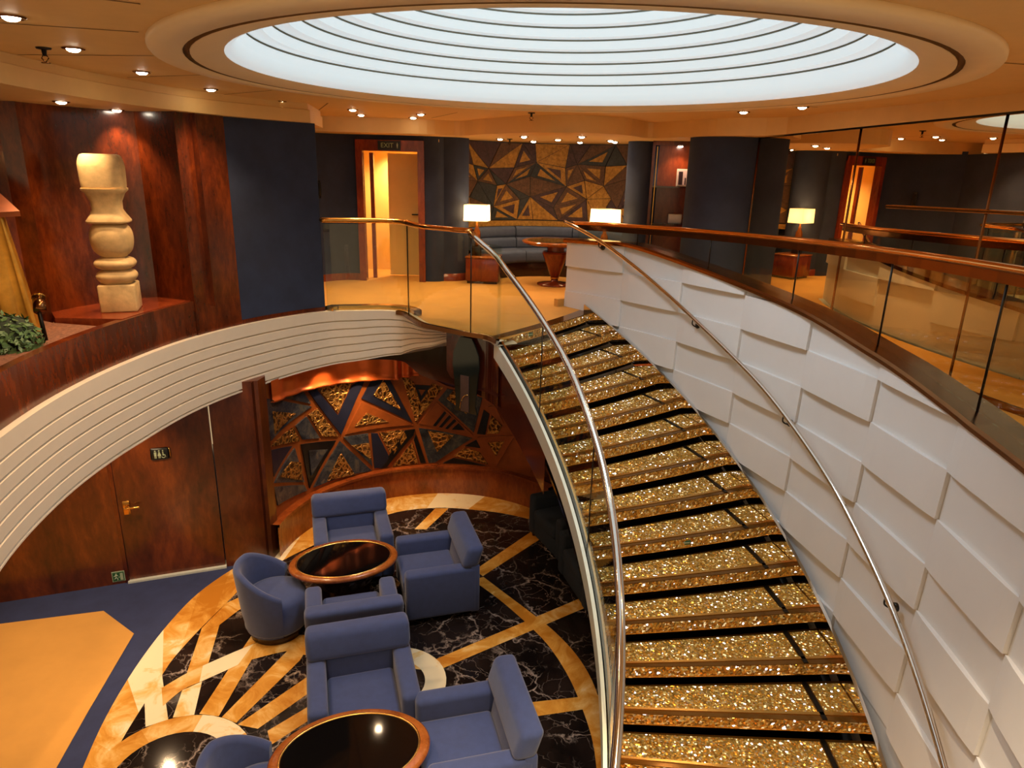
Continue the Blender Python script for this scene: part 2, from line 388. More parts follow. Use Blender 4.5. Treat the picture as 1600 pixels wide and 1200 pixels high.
c=(-1.05,5.35)
for i in range(40):
    a0,a1=2*pi*i/40,2*pi*(i+1)/40
    p=[(c[0]+r*cos(a),c[1]+r*sin(a)) for r,a in ((.30,a0),(.50,a0),(.50,a1),(.30,a1))]
    b.flat(p,z+.0034,3)
struct(b.build('floor',[M['marble_dark'],M['marble_gold'],M['marble_honey'],M['marble_cream']],recalc=False))

# upper floor slab: tan carpet over a cream soffit
MIR0=Vector((2.98,9.03)); MIRD=Vector((.26,-1)).normalized()
def mirp(s,off=0):   # point along the mirror base, s metres toward the camera; off = into the room
    p=MIR0+MIRD*s; return (p.x-off,p.y-off*.26)
wall_out=[polar(SCN,7.42,t) for t in range(44,-31,-3)]
slab=FS+[polar(SCN,RO,40.1),polar(SCN,7.15,44.4)]+wall_out+[(3.9,-.5),(4.4,13.6),(-7.5,13.6),(-7.5,.9)]
b=MB(); b.flat(slab,0); o=struct(b.build('floor',M['carpet_tan']))
b=MB(); b.flat(slab,-.62,0,up=False); struct(b.build('ceiling',M['dark_mahogany'],recalc=False))
b=MB(); rows=[]
for i in range(89,len(FS)):
    zb=lerp_tab([(88,-.40),(90,-.56),(93,-.60),(96,-.66),(102,-.74),(108,-.77)],i); p=FS[i]
    rows.append([(p[0]+.02,p[1]+.05,-.01),(p[0]+.02,p[1]+.05,zb)])
b.grid(rows,0,False)
rows=[]
for i in range(21):
    th=35.2-12*i/20; zt=z_nose(th,False)
    rows.append([(*polar(SCN,RI-.035,th),zt-.1),(*polar(SCN,RI-.035,th),min(zt-.15,-.77-.60*i/20))])
b.grid(rows,0,False)
struct(b.build('wall_landing',M['dark_mahogany']))
# landing side closing face under its nosing
# ------------------------------------------------------------------ cream stepped fascia
prof=[(-.10,.0),(-.10,.022),(.0,.022)]
zz=.0
for i in range(6):
    z0=-.02-i*.119; z1=z0-.098
    prof += [(.0+.006*i,z0),(.006*i,z1),(-.03+.006*i,z1-.002),(-.03+.006*i,z1-.017)]
prof += [(.03,-.735),(.03,-.75),(-.25,-.75)]
zs=[]; 
for i in range(len(FS)):
    u=i/6
    zs.append(lerp_tab([(0,.93),(4,.94),(6,.98),(8,.95),(9,.89),(10,.82),(11,.76),(12,.70),(13,.53),(14,.36),(14.6,.25),(15,.16),(15.5,.07),(18,.06)],u))
b=MB()
N=normals2(FS); rows=[]
for i,p in enumerate(FS):
    u=i/6; k=zs[i]; lay=lerp_tab([(0,0),(12,0),(13.5,.25),(15,.6),(16,.2),(18,.0)],u)
    rows.append([(p[0]+N[i][0]*(o-lay*min(0.6,max(0,-z))*1.0),p[1]+N[i][1]*(o-lay*min(.6,max(0,-z))),z*k) for o,z in prof])
b.grid(rows,0,False)
struct(b.build('trim_1',M['fascia_cream']))
# edge strip of the landing (dark metal line under the glass)
b=MB(); sweep(b,FS[70:],[(-.03,.0),(-.03,.03),(.015,.03),(.015,-.02)]); struct(b.build('trim_2',M['bronze_trim']))

# ------------------------------------------------------------------ lower walls
WA,WB=Vector((-5.53,6.42)),Vector((-2.88,7.42)); wd=(WB-WA).normalized(); wn=Vector((wd.y,-wd.x))   # wn faces the room
def wp(s,off=0): p=WA+wd*s+wn*off; return (p.x,p.y)
b=MB()
def wallbox(b,s0,s1,z0,z1,o0,o1,mi=0): b.prism([wp(s0,o0),wp(s1,o0),wp(s1,o1),wp(s0,o1)],z0,z1,mi)
Ld=(WB-WA).length
wallbox(b,-4,1.235,LOW,-.6,-.15,0); wallbox(b,2.30,Ld,LOW,-.6,-.15,0); wallbox(b,1.235,2.30,-.85,-.6,-.15,0)
b.prism([wp(Ld,0),wp(Ld,-.15),(-2.95,7.8),(-2.86,7.6)],LOW,-.6)
struct(b.build('wall_left',M['panel_wood']))
# restroom door
d=MB(); wallbox(d,1.265,2.285,LOW+.02,-.87,-.13,-.012); 
door=struct(d.build('door_1',M['panel_wood']))
f=MB(); wallbox(f,1.22,1.262,LOW,-.85,-.02,.006); f.build('door_frame',M['burl_wood'],door)
hd=MB(); p=wp(1.345,-.012)
ang=atan2(wd.y,wd.x); MM=Matrix.Translation((p[0],p[1],-1.95))@Matrix.Rotation(ang,4,'Z')
hd.rbox(-.035,.035,-.014,0,-.10,.07,.006,2,0,MM); hd.rbox(-.012,.012,-.06,-.01,-.012,.012,.005,2,0,MM); hd.rbox(-.02,.14,-.072,-.05,-.013,.013,.008,2,0,MM)
h=hd.build('door_handle',M['brass'],door); h['label']='brass lever handle with backplate'
th_=MB(); wallbox(th_,1.25,2.30,LOW+.001,LOW+.025,-.12,.035); t_=th_.build('threshold',M['steel_edge'],door); t_['label']='polished metal threshold strip'

# signs on the lower wall
def wall_thing(name,label,cat,s,z,off=.003):
    p=wp(s,off); return thing(name,label,cat,(p[0],p[1],z),ang)
g=wall_thing('restroom_sign','small dark restroom sign with pale figures on the restroom door','sign',1.75,-1.36,-.010); g.scale=(.8,1,.85)
q=MB(); q.rbox(-.115,.115,-.022,0,-.075,.085,.02,3); q.build('sign_plate',M['sign_dark'],g)
q=MB()
def figure(q,cx,skirt=False,y=-.024,sc=1.0,zc=0):
    q.add([(cx+sc*.011*cos(a*pi/5),y,zc+sc*(.05+.011*sin(a*pi/5))) for a in range(10)],[tuple(range(10))])
    if skirt: q.add([(cx-.007*sc,y,zc+.034*sc),(cx+.007*sc,y,zc+.034*sc),(cx+.024*sc,y,zc-.02*sc),(cx-.024*sc,y,zc-.02*sc)],[(0,1,2,3)])
    else: q.add([(cx-.017*sc,y,zc+.034*sc),(cx+.017*sc,y,zc+.034*sc),(cx+.014*sc,y,zc-.02*sc),(cx-.014*sc,y,zc-.02*sc)],[(0,1,2,3)])
    for sx in (-1,1): q.add([(cx+sx*.003*sc,y,zc-.02*sc),(cx+sx*.012*sc,y,zc-.02*sc),(cx+sx*.011*sc,y,zc-.055*sc),(cx+sx*.004*sc,y,zc-.055*sc)],[(0,1,2,3)])
figure(q,-.055); figure(q,-.005,True)
q.tube([(.045+.022*cos(a),-.024,-.03+.022*sin(a)) for a in [x*pi/6 for x in range(-6,5)]],.004,6); q.add([(.035,-.024,.035),(.048,-.024,.035),(.05,-.024,-.02),(.035,-.024,-.02)],[(0,1,2,3)]); q.tube([(.04,-.024,-.01),(.065,-.024,-.01),(.075,-.024,-.045)],.004,6)
q.add([(.042+.009*cos(a*pi/5),-.024,.05+.009*sin(a*pi/5)) for a in range(10)],[tuple(range(10))])
q.build('pictogram',M['sign_pale'],g,recalc=False)
q=MB(); q.tube([(.122,-.01,-.07),(.13,-.01,0),(.122,-.01,.08)],.008,6); q.build('sign_edge',M['brass'],g)
g=wall_thing('escape_route_sign','small green running-man escape sign low on wood wall beside door','sign',1.16,LOW+.1)
q=MB(); q.box(-.065,.065,-.008,0,-.06,.065); q.build('sign_plate',M['sign_pale'],g)
q=MB(); q.box(-.057,.057,-.011,-.008,-.052,.057); q.build('sign_face',M['sign_green'],g)
q=MB(); y=-.0125
q.add([(-.02+.010*cos(a*pi/5),y,.038+.010*sin(a*pi/5)) for a in range(10)],[tuple(range(10))])
for a,bb in [((-.022,.027),(-.026,-.005)),((-.026,-.005),(-.008,-.022)),((-.008,-.022),(-.012,-.044)),((-.026,-.005),(-.042,-.03)),((-.022,.022),(-.002,.012)),((-.022,.022),(-.045,.008))]:
    q.tube([(a[0],y,a[1]),(bb[0],y,bb[1])],.006,6)
q.box(.018,.048,y-.001,y,-.044,.045); q.tube([(.0,y,-.005),(.014,y,-.005)],.004,6)
q.build('pictogram',M['sign_pale'],g)

# curved mural wall + bench ledge
MC=(-.88,7.4)
def arc(c,r,a0,a1,n): return [polar(c,r,a0+(a1-a0)*i/n) for i in range(n+1)]
b=MB(); pts=arc(MC,2.04,182,36,54); sweep(b,pts,[(0,LOW),(0,-.6)],0,True); struct(b.build('wall_back',M['dark_mahogany']))
b=MB(); pts=arc(MC,2.03,178,42,50); sweep(b,pts,[(.10,LOW),(.10,LOW+.06),(.10,-2.49),(.125,-2.485),(.125,-2.45),(0,-2.45)],0,False); struct(b.build('trim_3',M['bench_wood']))
mural=thing('mural_relief','large abstract triangle relief mural in copper, gold and slate on lower curved wall','mural',(MC[0],MC[1],LOW))
MP=[('s',[(176.9,-.828),(166.0,-.967),(148.4,-1.259),(173.3,-1.435),(174.3,-1.15)]),('g+',[(170.7,-1.068),(157.2,-1.257),(170.6,-1.371)]),('s',[(170.6,-.872),(152.6,-.974),(148.8,-1.224)]),
('n',[(151.5,-.97),(147.2,-.993),(137.0,-1.508),(130.0,-1.11),(123.8,-1.017),(136.1,-1.794)]),('g',[(146.5,-1.0),(130.1,-1.061),(136.9,-1.47)]),('g',[(174.4,-1.491),(158.5,-1.422),(155.6,-1.658)]),
('s',[(157.9,-1.415),(151.7,-1.348),(145.7,-1.738),(154.7,-1.664)]),('g',[(151.0,-1.34),(146.3,-1.295),(136.9,-1.803),(144.6,-1.74)]),('c',[(134.7,-1.797),(127.0,-1.362),(105.2,-1.819)]),('g+',[(130.4,-1.701),(124.9,-1.534),(115.7,-1.728)]),
('n',[(127.0,-1.323),(122.5,-1.072),(115.1,-1.038),(105.6,-1.793)]),('g+',[(122.0,-1.303),(117.4,-1.085),(110.1,-1.58)]),('g',[(114.2,-1.041),(110.2,-1.037),(104.5,-1.796),(92.6,-1.259),(97.2,-1.185),(102.3,-1.508),(105.3,-1.148)]),
('k',[(105.0,-1.199),(97.6,-1.225),(102.4,-1.484)]),('c+',[(103.3,-1.272),(100.1,-1.284),(102.0,-1.382)]),('c',[(103.6,-1.805),(95.9,-1.463),(80.1,-1.978)]),('k+',[(97.5,-1.842),(92.5,-1.61),(91.6,-1.638),(96.2,-1.853)]),('k+',[(95.1,-1.864),(90.5,-1.668),(89.5,-1.698),(93.7,-1.875)]),('k+',[(92.5,-1.882),(88.4,-1.728),(87.4,-1.758),(91.4,-1.899)]),('k+',[(89.8,-1.897),(86.7,-1.785),(83.9,-1.901)]),
('s',[(95.6,-1.446),(91.7,-1.265),(76.4,-1.378),(80.1,-1.943)]),('g+',[(91.9,-1.421),(88.8,-1.283),(80.9,-1.342),(83.2,-1.649)]),('k',[(79.1,-1.957),(76.1,-1.547),(73.5,-1.605),(75.3,-1.959)]),('g',[(74.8,-1.933),(72.8,-1.619),(67.5,-1.762),(69.4,-1.912)]),('c',[(75.1,-1.509),(71.1,-1.457),(67.0,-1.742)]),
('c',[(79.1,-1.992),(61.8,-1.872),(70.1,-2.428)]),('g+',[(74.2,-2.053),(66.6,-1.992),(70.2,-2.25)]),('k',[(155.7,-1.694),(138.2,-1.836),(152.8,-2.384)]),('s+',[(152.2,-1.827),(142.8,-1.922),(151.7,-2.203)]),('n',[(174.1,-1.525),(159.9,-1.664),(173.4,-1.902)]),('s',[(173.4,-1.977),(158.8,-1.695),(154.8,-2.256)]),('g+',[(170.0,-1.942),(161.8,-1.847),(156.4,-1.936),(156.5,-2.199)]),
('s',[(151.0,-2.393),(136.8,-1.853),(123.1,-2.44)]),('g+',[(144.3,-2.379),(136.8,-2.03),(130.9,-2.43)]),('s',[(135.5,-1.817),(124.3,-1.847),(123.0,-2.385)]),('g+',[(132.2,-1.973),(124.2,-1.995),(123.5,-2.266)]),('n',[(123.3,-1.847),(120.5,-1.865),(115.4,-2.285),(119.2,-2.44),(122.5,-2.424)]),('g',[(120.1,-1.868),(109.5,-1.868),(107.6,-1.996),(114.8,-2.288)]),
('k',[(108.9,-1.877),(104.5,-1.872),(105.2,-1.968),(117.3,-2.44),(119.7,-2.44)]),('k',[(104.6,-1.953),(100.3,-2.44),(102.7,-2.44),(105.6,-2.038)]),('g',[(114.9,-2.44),(105.9,-2.072),(103.3,-2.44)]),('s',[(103.6,-1.861),(80.5,-2.015),(96.6,-2.44),(99.6,-2.44)]),('g+',[(99.7,-1.91),(88.6,-1.987),(95.8,-2.26)]),
('k',[(79.1,-2.028),(77.1,-2.169),(84.5,-2.157)]),('g',[(89.2,-2.319),(84.3,-2.167),(77.3,-2.223),(73.6,-2.413)]),('k',[(93.8,-2.44),(89.2,-2.345),(74.6,-2.436)]),('s',[(174.1,-2.01),(154.9,-2.287),(153.6,-2.388),(172.4,-2.298)]),('c',[(69.1,-2.404),(61.3,-1.926),(52.3,-2.261),(53.9,-2.381),(67.6,-2.44)])]
# tri = slab piece on a curved wall; verts given as (angle, height)
def curved_piece(mb,c,poly,r0,r1,inset,mi,z0):
    R=r0; cx=sum(RAD(p[0])*R for p in poly)/len(poly); cz=sum(p[1] for p in poly)/len(poly)
    P=[]
    for a,z in poly:
        u=RAD(a)*R; d=hypot(u-cx,z-cz) or 1; k=max(.3,1-inset/d); P.append((cx+(u-cx)*k,cz+(z-cz)*k))
    # subdivide edges for the curve
    bm=bmesh.new(); vs=[bm.verts.new((u,0,z)) for u,z in P]; bm.faces.new(vs)
    bmesh.ops.triangulate(bm,faces=bm.faces[:])
    for _ in range(2):
        ed=[e for e in bm.edges if abs(e.verts[0].co.x-e.verts[1].co.x)>.16]
        if ed: bmesh.ops.subdivide_edges(bm,edges=ed,cuts=1)
        bmesh.ops.triangulate(bm,faces=bm.faces[:])
    bm.verts.index_update()
    f=lambda v,r:(c[0]+r*cos(v.co.x/R),c[1]+r*sin(v.co.x/R),v.co.z-z0)
    n=len(bm.verts); vv=[f(v,r1) for v in bm.verts]+[f(v,r0) for v in bm.verts]
    fs=[[v.index for v in fc.verts] for fc in bm.faces]
    for e in bm.edges:
        if len(e.link_faces)==1: i,j=e.verts[0].index,e.verts[1].index; fs.append([i,j,n+j,n+i])
    bm.free(); mb.add(vv,fs,mi)
mm={'s':('slate_piece','slate'),'n':('navy_piece','navy_enamel'),'g':('gold_relief_piece','gold_relief'),'c':('copper_piece','copper_flat'),'k':('black_piece','black_enamel')}
b=MB(); back=[(178,-.62),(112,-.62),(104,-1.02),(97,-1.14),(91.5,-1.24),(76,-1.36),(70.5,-1.44),(66.5,-1.74),(61,-1.9),(52,-2.26),(53,-2.45),(178,-2.45)]
for a0 in range(176,50,-3):   # copper backing strips following the curve
    a1=max(a0-3,50)
    zt=lambda a: lerp_tab([(52,-2.26),(61,-1.9),(66.5,-1.74),(70.5,-1.44),(76,-1.36),(91.5,-1.24),(97,-1.14),(104,-1.02),(112,-.62),(180,-.62)],a)
    p=[polar((0,0),2.018,a0),polar((0,0),2.018,a1)]
    b.add([(*p[0],-2.45-LOW),(*p[1],-2.45-LOW),(*p[1],zt(a1)-LOW),(*p[0],zt(a0)-LOW)],[(0,1,2,3)],0,True)
b.build('mural_backing',M['copper_flat'],mural)
for k,pts in MP:
    q=MB(); plus=k.endswith('+'); nm,mt=mm[k[0]]
    if plus: curved_piece(q,(0,0),pts,2.004,1.986,.008,0,LOW)
    else: curved_piece(q,(0,0),pts,2.018,2.0,.016,0,LOW)
    q.build(nm,M[mt],mural)
# copper pelmet above the mural: fluted at its right end
pel=thing('copper_pelmet','glowing curved copper pelmet above the lower mural','pelmet',(MC[0],MC[1],-.95))
b=MB(); rows=[]
for i in range(181):
    a=172-(172-103)*i/180; fl=.0
    if a<113: fl=.035*sin((a-113)*pi/2.2)
    r=1.95+fl*.7+.012*sin(a*.7)
    zb=lerp_tab([(103,-1.02),(113,-1.06),(140,-.99),(178,-.90)],a)
    rows.append([(*polar((0,0),r,a),z+.95) for z in (-.68,zb+.05,zb)]+[(*polar((0,0),r-.02,a),zb-.004+.95),(*polar((0,0),r-.025,a),zb-.03+.95),(*polar((0,0),r+.03,a),zb-.03+.95)])
b.grid(rows,0,True); b.build('copper_band',M['copper_sheet'],pel)
# bottle-shaped reflection under the landing, built as a solid green panel
gp=thing('reflection_panel','greenish bottle-shaped reflection in dark wall under the landing, built as a panel','reflection panel',(-.525,7.425,-1.16),RAD(-33))
b=MB(); GS=.80
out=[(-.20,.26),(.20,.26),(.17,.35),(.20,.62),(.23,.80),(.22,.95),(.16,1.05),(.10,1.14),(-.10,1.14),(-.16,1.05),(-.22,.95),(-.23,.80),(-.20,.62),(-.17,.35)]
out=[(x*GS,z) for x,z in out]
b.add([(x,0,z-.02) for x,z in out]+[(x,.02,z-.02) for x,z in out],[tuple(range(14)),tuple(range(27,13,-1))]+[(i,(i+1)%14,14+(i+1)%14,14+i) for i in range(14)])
b.build('reflection_shape',plain('panel_green',srgb(24,32,28),.08,.2,var=.3,scale=5),gp)
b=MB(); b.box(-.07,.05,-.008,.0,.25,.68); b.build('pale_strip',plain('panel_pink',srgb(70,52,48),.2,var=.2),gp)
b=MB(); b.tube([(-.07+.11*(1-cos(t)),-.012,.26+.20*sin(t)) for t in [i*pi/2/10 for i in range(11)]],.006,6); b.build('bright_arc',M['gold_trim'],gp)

# ------------------------------------------------------------------ staircase
st=thing('staircase','curved open staircase with glittering gold crystal treads rising to the landing','staircase',(SCN[0],SCN[1],LOW))
def sp(r,th,z): return (r*cos(RAD(th)),r*sin(RAD(th)),z-LOW)
def ladder(r,k,x):   # angle at radius r for (fractional) step index, x = extra degrees
    u=(r-RI)/(RO-RI); return thL(k)+(thR(k)-thL(k))*u+x
def tread_patch(mb,ra,rb,ka,kb,z0,z1,mi=0,nr=6,xa=0,xb=0):
    """block between radii ra..rb, from step line ka (back) to kb (front)"""
    top=[];bot=[]
    for i in range(nr+1):
        r=ra+(rb-ra)*i/nr
        top.append([sp(r,ladder(r,ka,xa),z1),sp(r,ladder(r,(ka+kb)/2,0),z1),sp(r,ladder(r,kb,xb),z1)])
        bot.append([sp(r,ladder(r,ka,xa),z0),sp(r,ladder(r,(ka+kb)/2,0),z0),sp(r,ladder(r,kb,xb),z0)])
    rows=[t+bt[::-1]+[t[0]] for t,bt in zip(top,bot)]
    mb.grid(rows,mi,False)
    mb.add(rows[0][:-1],[tuple(range(6))],mi); mb.add(rows[-1][:-1],[tuple(range(5,-1,-1))],mi)
RD=6.78
for k in range(-1,16):
    zt=zst(k)
    if k==-1:
        q=MB(); tread_patch(q,RI,RO,-1.45,-1,-.085,.004); t0=q.build('landing_nosing',M['tread_glass'],st)
    else:
        q=MB(); tread_patch(q,RI,RO,k-1.0,k,zt-.035,zt); t0=q.build('tread',M['tread_glass'],st)
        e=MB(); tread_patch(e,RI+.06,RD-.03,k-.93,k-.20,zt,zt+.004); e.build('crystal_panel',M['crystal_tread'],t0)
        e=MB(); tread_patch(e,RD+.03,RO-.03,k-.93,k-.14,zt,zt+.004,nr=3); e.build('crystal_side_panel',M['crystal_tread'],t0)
        e=MB(); tread_patch(e,RD-.018,RD+.018,k-.99,k-.02,zt,zt+.006,nr=1); e.build('divider',M['dark_metal'],t0)
        e=MB(); tread_patch(e,RI+.03,RO-.02,k-.20,k-.13,zt,zt+.006); e.build('nosing_strip',M['gold_trim'],t0)
    e=MB()
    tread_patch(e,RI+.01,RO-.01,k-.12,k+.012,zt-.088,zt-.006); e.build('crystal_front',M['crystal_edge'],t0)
    e=MB(); tread_patch(e,RI+.005,RO-.005,k-.14,k+.014,zt-.098,zt-.089); e.build('front_strip',M['gold_trim'],t0)
    e=MB(); tread_patch(e,RI,RO,k-.24,k-.18,zt-.17,zt-.035); e.build('riser',M['riser_dark'],t0)
# stringers
def strip(mb,r0,r1,zf,dz0,dz1,a0,a1,n=60,mi=0,c=(0,0)):
    rows=[]
    for i in range(n+1):
        th=a0+(a1-a0)*i/n; z=zf(th)
        R=[(r0,dz0),(r1,dz0),(r1,dz1),(r0,dz1),(r0,dz0)]
        rows.append([(c[0]+r*cos(RAD(th)),c[1]+r*sin(RAD(th)),z+d-LOW) for r,d in R])
    mb.grid(rows,mi,False)
zl=lambda th: z_nose(th,False); zr=lambda th: z_nose(th,True)
b=MB(); strip(b,7.065,7.092,zr,-.16,.05,41.0,-16); s_=b.build('wall_stringer',M['chrome'],st); s_['label']='thin polished metal stringer along the white wall'
b=MB(); strip(b,RI-.075,RI-.045,zl,-.19,.0,35,-17); b.build('outer_stringer',M['steel_edge'],st)
b=MB(); strip(b,RI-.02,RI+.0,zl,-.17,.03,35,-17); b.build('inner_stringer',M['brass'],st)
b=MB(); strip(b,RI-.046,RI-.019,zl,-.19,-.015,35,-17); b.build('glass_channel',M['black_gloss'],st)
b=MB(); strip(b,RI-.03,RO,zl,-.40,-.36,30,-17); b.build('soffit',M['riser_dark'],st)

def exit_plate(label,k,r,dz,tilt):
    th=ladder(r,k,.0); t=thing('step_marker',label,'sign',(SCN[0]+r*cos(RAD(th)),SCN[1]+r*sin(RAD(th)),zst(k)+dz),RAD(th))
    q=MB(); Mx=Matrix.Rotation(tilt,4,'X'); q.rbox(-.06,.06,-.004,.004,-.022,.022,.003,1,0,Mx); q.build('plate',M['sign_green'],t)
    q=MB(); q.box(-.052,-.02,-.006,-.004,-.014,.014,0,Mx); q.box(-.01,.05,-.006,-.004,-.006,.006,0,Mx); q.build('marking',M['sign_pale'],t)
exit_plate('small green escape marker on the front edge of a middle step',7,6.13,-.047,0)
exit_plate('small green escape marker at the top landing edge near the glass',-1,5.72,-.04,0)
# stair balustrade, open side
LRS=spline([(39,1.10),(36.5,.94),(32.4,.71),(25,.37),(18.5,.09),(12.9,-.19),(7.4,-.45),(3.1,-.67),(.1,-.83),(-2.1,-.95),(-20,-1.95)],5)
def zlr(th): return lerp_tab(LRS,th)
sb=thing('stair_balustrade','curved glass balustrade with chrome tube handrail on open side of staircase','balustrade',(SCN[0],SCN[1],LOW))
RG=RI-.033
joints=[35.2,25.0,10.5,-3,-16]
for a,c2 in zip(joints,joints[1:]):
    rows=[]; n=14
    for i in range(n+1):
        th=a-.12+(c2+.12-a+.12)*i/n; z=zl(th); zt=zlr(th)-.02
        rows.append([sp(RG-.006,th,z-.05),sp(RG+.006,th,z-.05),sp(RG+.006,th,zt),sp(RG-.006,th,zt),sp(RG-.006,th,z-.05)])
    q=MB(); q.grid(rows,0,False); q.build('glass_panel',M['clear_glass'],sb)
for a in joints[1:-1]:
    q=MB(); q.tube([sp(RG,a,zl(a)-.02),sp(RG,a,zlr(a)-.02)],.007,6); q.build('joint_seal',M['dark_metal'],sb)
path=[]
for i in range(61):
    th=39.0+(-17-39.0)*i/60
    r=lerp_tab([(-20,RI-.03),(35.5,RI-.03),(39,5.06)],th)
    path.append(sp(r,th,zlr(th)))
q=MB(); q.tube(path,.031,14); q.build('handrail',M['chrome'],sb)
# wall handrail
hr=thing('wall_handrail','slim chrome handrail bracketed to the white woven-relief wall','handrail',(SCN[0],SCN[1],LOW))
HR=7.03
hz=lambda th: lerp_tab([(-30,-1.45-1.06),(-9.3,-1.45),(-6.4,-1.25),(-2.1,-1.03),(2.2,-.80),(6.5,-.57),(10.8,-.37),(15.3,-.16),(19.7,.02),(24.1,.21),(28.7,.43),(33.3,.66),(38,.89),(43.3,1.11),(44.3,1.13)],th)
path=[sp(HR,th,hz(th)) for th in [44.1-i*.95 for i in range(66)]]
path=spline([path[i] for i in range(0,66,5)],8)
q=MB(); q.tube(path,.021,12); q.build('rail',M['chrome'],hr)
for th in (39.1,25.5,12.8,-1.2,-13):
    z=hz(th); br=MB()
    br.tube(spline([sp(HR,th,z-.015),sp(HR,th,z-.07),sp(HR+.05,th,z-.10),sp(7.115,th,z-.09)],4),.007,8)
    c0=Vector(sp(7.10,th,z-.09)); nrm=Vector((-cos(RAD(th)),-sin(RAD(th)),0))
    bo=br.build('bracket',M['dark_metal'],hr); bf=MB(); bf.tube([c0-nrm*.02,c0+nrm*.006],.032,14); bf.build('wall_flange',M['black_gloss'],bo)

# ------------------------------------------------------------------ white woven wall
b=MB(); RW=7.15
def wrow(th,i): return .57-.335*i+.028*(36.4-th)/8     # row boundary heights
cols=[44.4,36.4,28.4,20.4,12.5,4.9,-2.6,-9.8,-17,-24.5]
def patch(b,a0,a1,f0,f1,r,n=8):
    rows=[]
    for i in range(n+1):
        th=a0+(a1-a0)*i/n; z0,z1=f0(th),f1(th)
        if z1<z0+.002: z1=z0+.002
        rr=r(th) if callable(r) else r
        rows.append([(*polar(SCN,RW+.02,th),z0),(*polar(SCN,rr,th),z0),(*polar(SCN,rr+.012,th),z1),(*polar(SCN,RW+.02,th),z1)])
    b.grid(rows,0,False)
    for R in (rows[0],rows[-1]): b.add(R,[(0,1,2,3)])
for ci in range(len(cols)-1):
    a0,a1=cols[ci],cols[ci+1]
    for ri in range(-1,9):
        out=(ci+ri)%2==0
        f0=lambda th,ri=ri: min(wrow(th,ri),ztrim(th)-.012)
        f1=lambda th,ri=ri: min(wrow(th,ri-1),ztrim(th)-.012)
        if all(f1(t)-f0(t)<.004 for t in (a0,a1)): continue
        if f1(a0)<LOW: continue
        if out:
            mid=(a0+a1)/2; hw=abs(a1-a0)/2
            patch(b,a0-.03,a1+.03,f0,f1,lambda th,mid=mid,hw=hw: RW-.022-.026*(1-((th-mid)/hw)**2)**.5 if abs(th-mid)<hw else RW-.022)
        else:
            patch(b,a0,a1,f0,f1,lambda th: RW+.0)
# solid core: end cap and deck side
rows=[]
for i in range(61):
    th=44.4+(-26-44.4)*i/60
    rows.append([(*polar(SCN,RW+.012,th),LOW),(*polar(SCN,RW+.012,th),ztrim(th)-.01),(*polar(SCN,RW+.20,th),ztrim(th)-.01),(*polar(SCN,RW+.20,th),.0)])
b.grid(rows,0,False); b.add([rows[0][1],rows[0][2],(*polar(SCN,RW+.20,44.4),0),(*polar(SCN,RW+.012,44.4),0)],[(0,1,2,3)])
# same woven panels on the deck side
for ci in range(len(cols)-1):
    a0,a1=cols[ci],cols[ci+1]
    for ri in range(-1,2):
        if (ci+ri)%2: continue
        rows=[]
        for i in range(7):
            th=a0+(a1-a0)*i/6; z0=max(0.0,min(wrow(th,ri),ztrim(th)-.02)); z1=max(.005,min(wrow(th,ri-1),ztrim(th)-.02))
            rows.append([(*polar(SCN,RW+.19,th),z0),(*polar(SCN,RW+.235,th),z0),(*polar(SCN,RW+.225,th),z1),(*polar(SCN,RW+.19,th),z1)])
        b.grid(rows,0,False)
        for R in (rows[0],rows[-1]): b.add(R,[(0,1,2,3)])
struct(b.build('wall_right',M['white_relief'],recalc=False))
b=MB(); b.box(-.28,.0,-.05,.02,0,.10,0,Matrix.Translation((*polar(SCN,RW+.15,44.7),0))@Matrix.Rotation(RAD(40),4,'Z')); struct(b.build('baseboard_right',M['carpet_tan']))
# deck balustrade on top of the white wall
db=thing('deck_balustrade','long copper-railed glass balustrade running on top of the white woven wall','balustrade',(SCN[0],SCN[1],0))
rows=[]
for i in range(73):
    th=44.6+(-27-44.6)*i/72; z=ztrim(th)
    rows.append([(*polar((0,0),r,th),z+d) for r,d in ((RW-.06,-.03),(RW-.065,.0),(RW-.05,.018),(RW+.10,.018),(RW+.24,.012),(RW+.24,-.03),(RW-.06,-.03))])
b=MB(); b.grid(rows,0,False); b.add(rows[0][:-1],[tuple(range(6))]); b.build('cap_trim',M['bronze_trim'],db)
jt=[43.6,35.4,26.0,15.8,6.5,-2.7,-12,-22]
RB=RW+.07
for a,c2 in zip(jt,jt[1:]):
    rows=[]
    for i in range(11):
        th=a-.08+(c2-a+.16)*i/10
        rows.append([(*polar((0,0),RB+d,th),h) for d,h in ((-.006,ztrim(th)+.018),(.006,ztrim(th)+.018),(.006,zrail(th)-.06),(-.006,zrail(th)-.06),(-.006,ztrim(th)+.018))])
    q=MB(); q.grid(rows,0,False); q.build('glass_panel',M['clear_glass'],db)
for a in jt[1:-1]:
    q=MB(); q.tube([(*polar((0,0),RB,a),ztrim(a)+.015),(*polar((0,0),RB,a),zrail(a)-.05)],.008,6); q.build('joint_seal',M['dark_metal'],db)
q=MB(); q.tube([(*polar((0,0),RB,44.4-i),zrail(44.4-i)) for i in range(0,70)],.058,16,0,.026); q.build('handrail',M['copper_rail'],db)
rows=[]
for i in range(36):
    th=43.8-2*i; z=zrail(th)
    rows.append([(*polar((0,0),RB+d,th),z+h) for d,h in ((-.028,-.02),(.028,-.02),(.028,-.085),(-.028,-.085),(-.028,-.02))])
q=MB(); q.grid(rows,0,False); q.build('rail_channel',M['bronze_trim'],db)

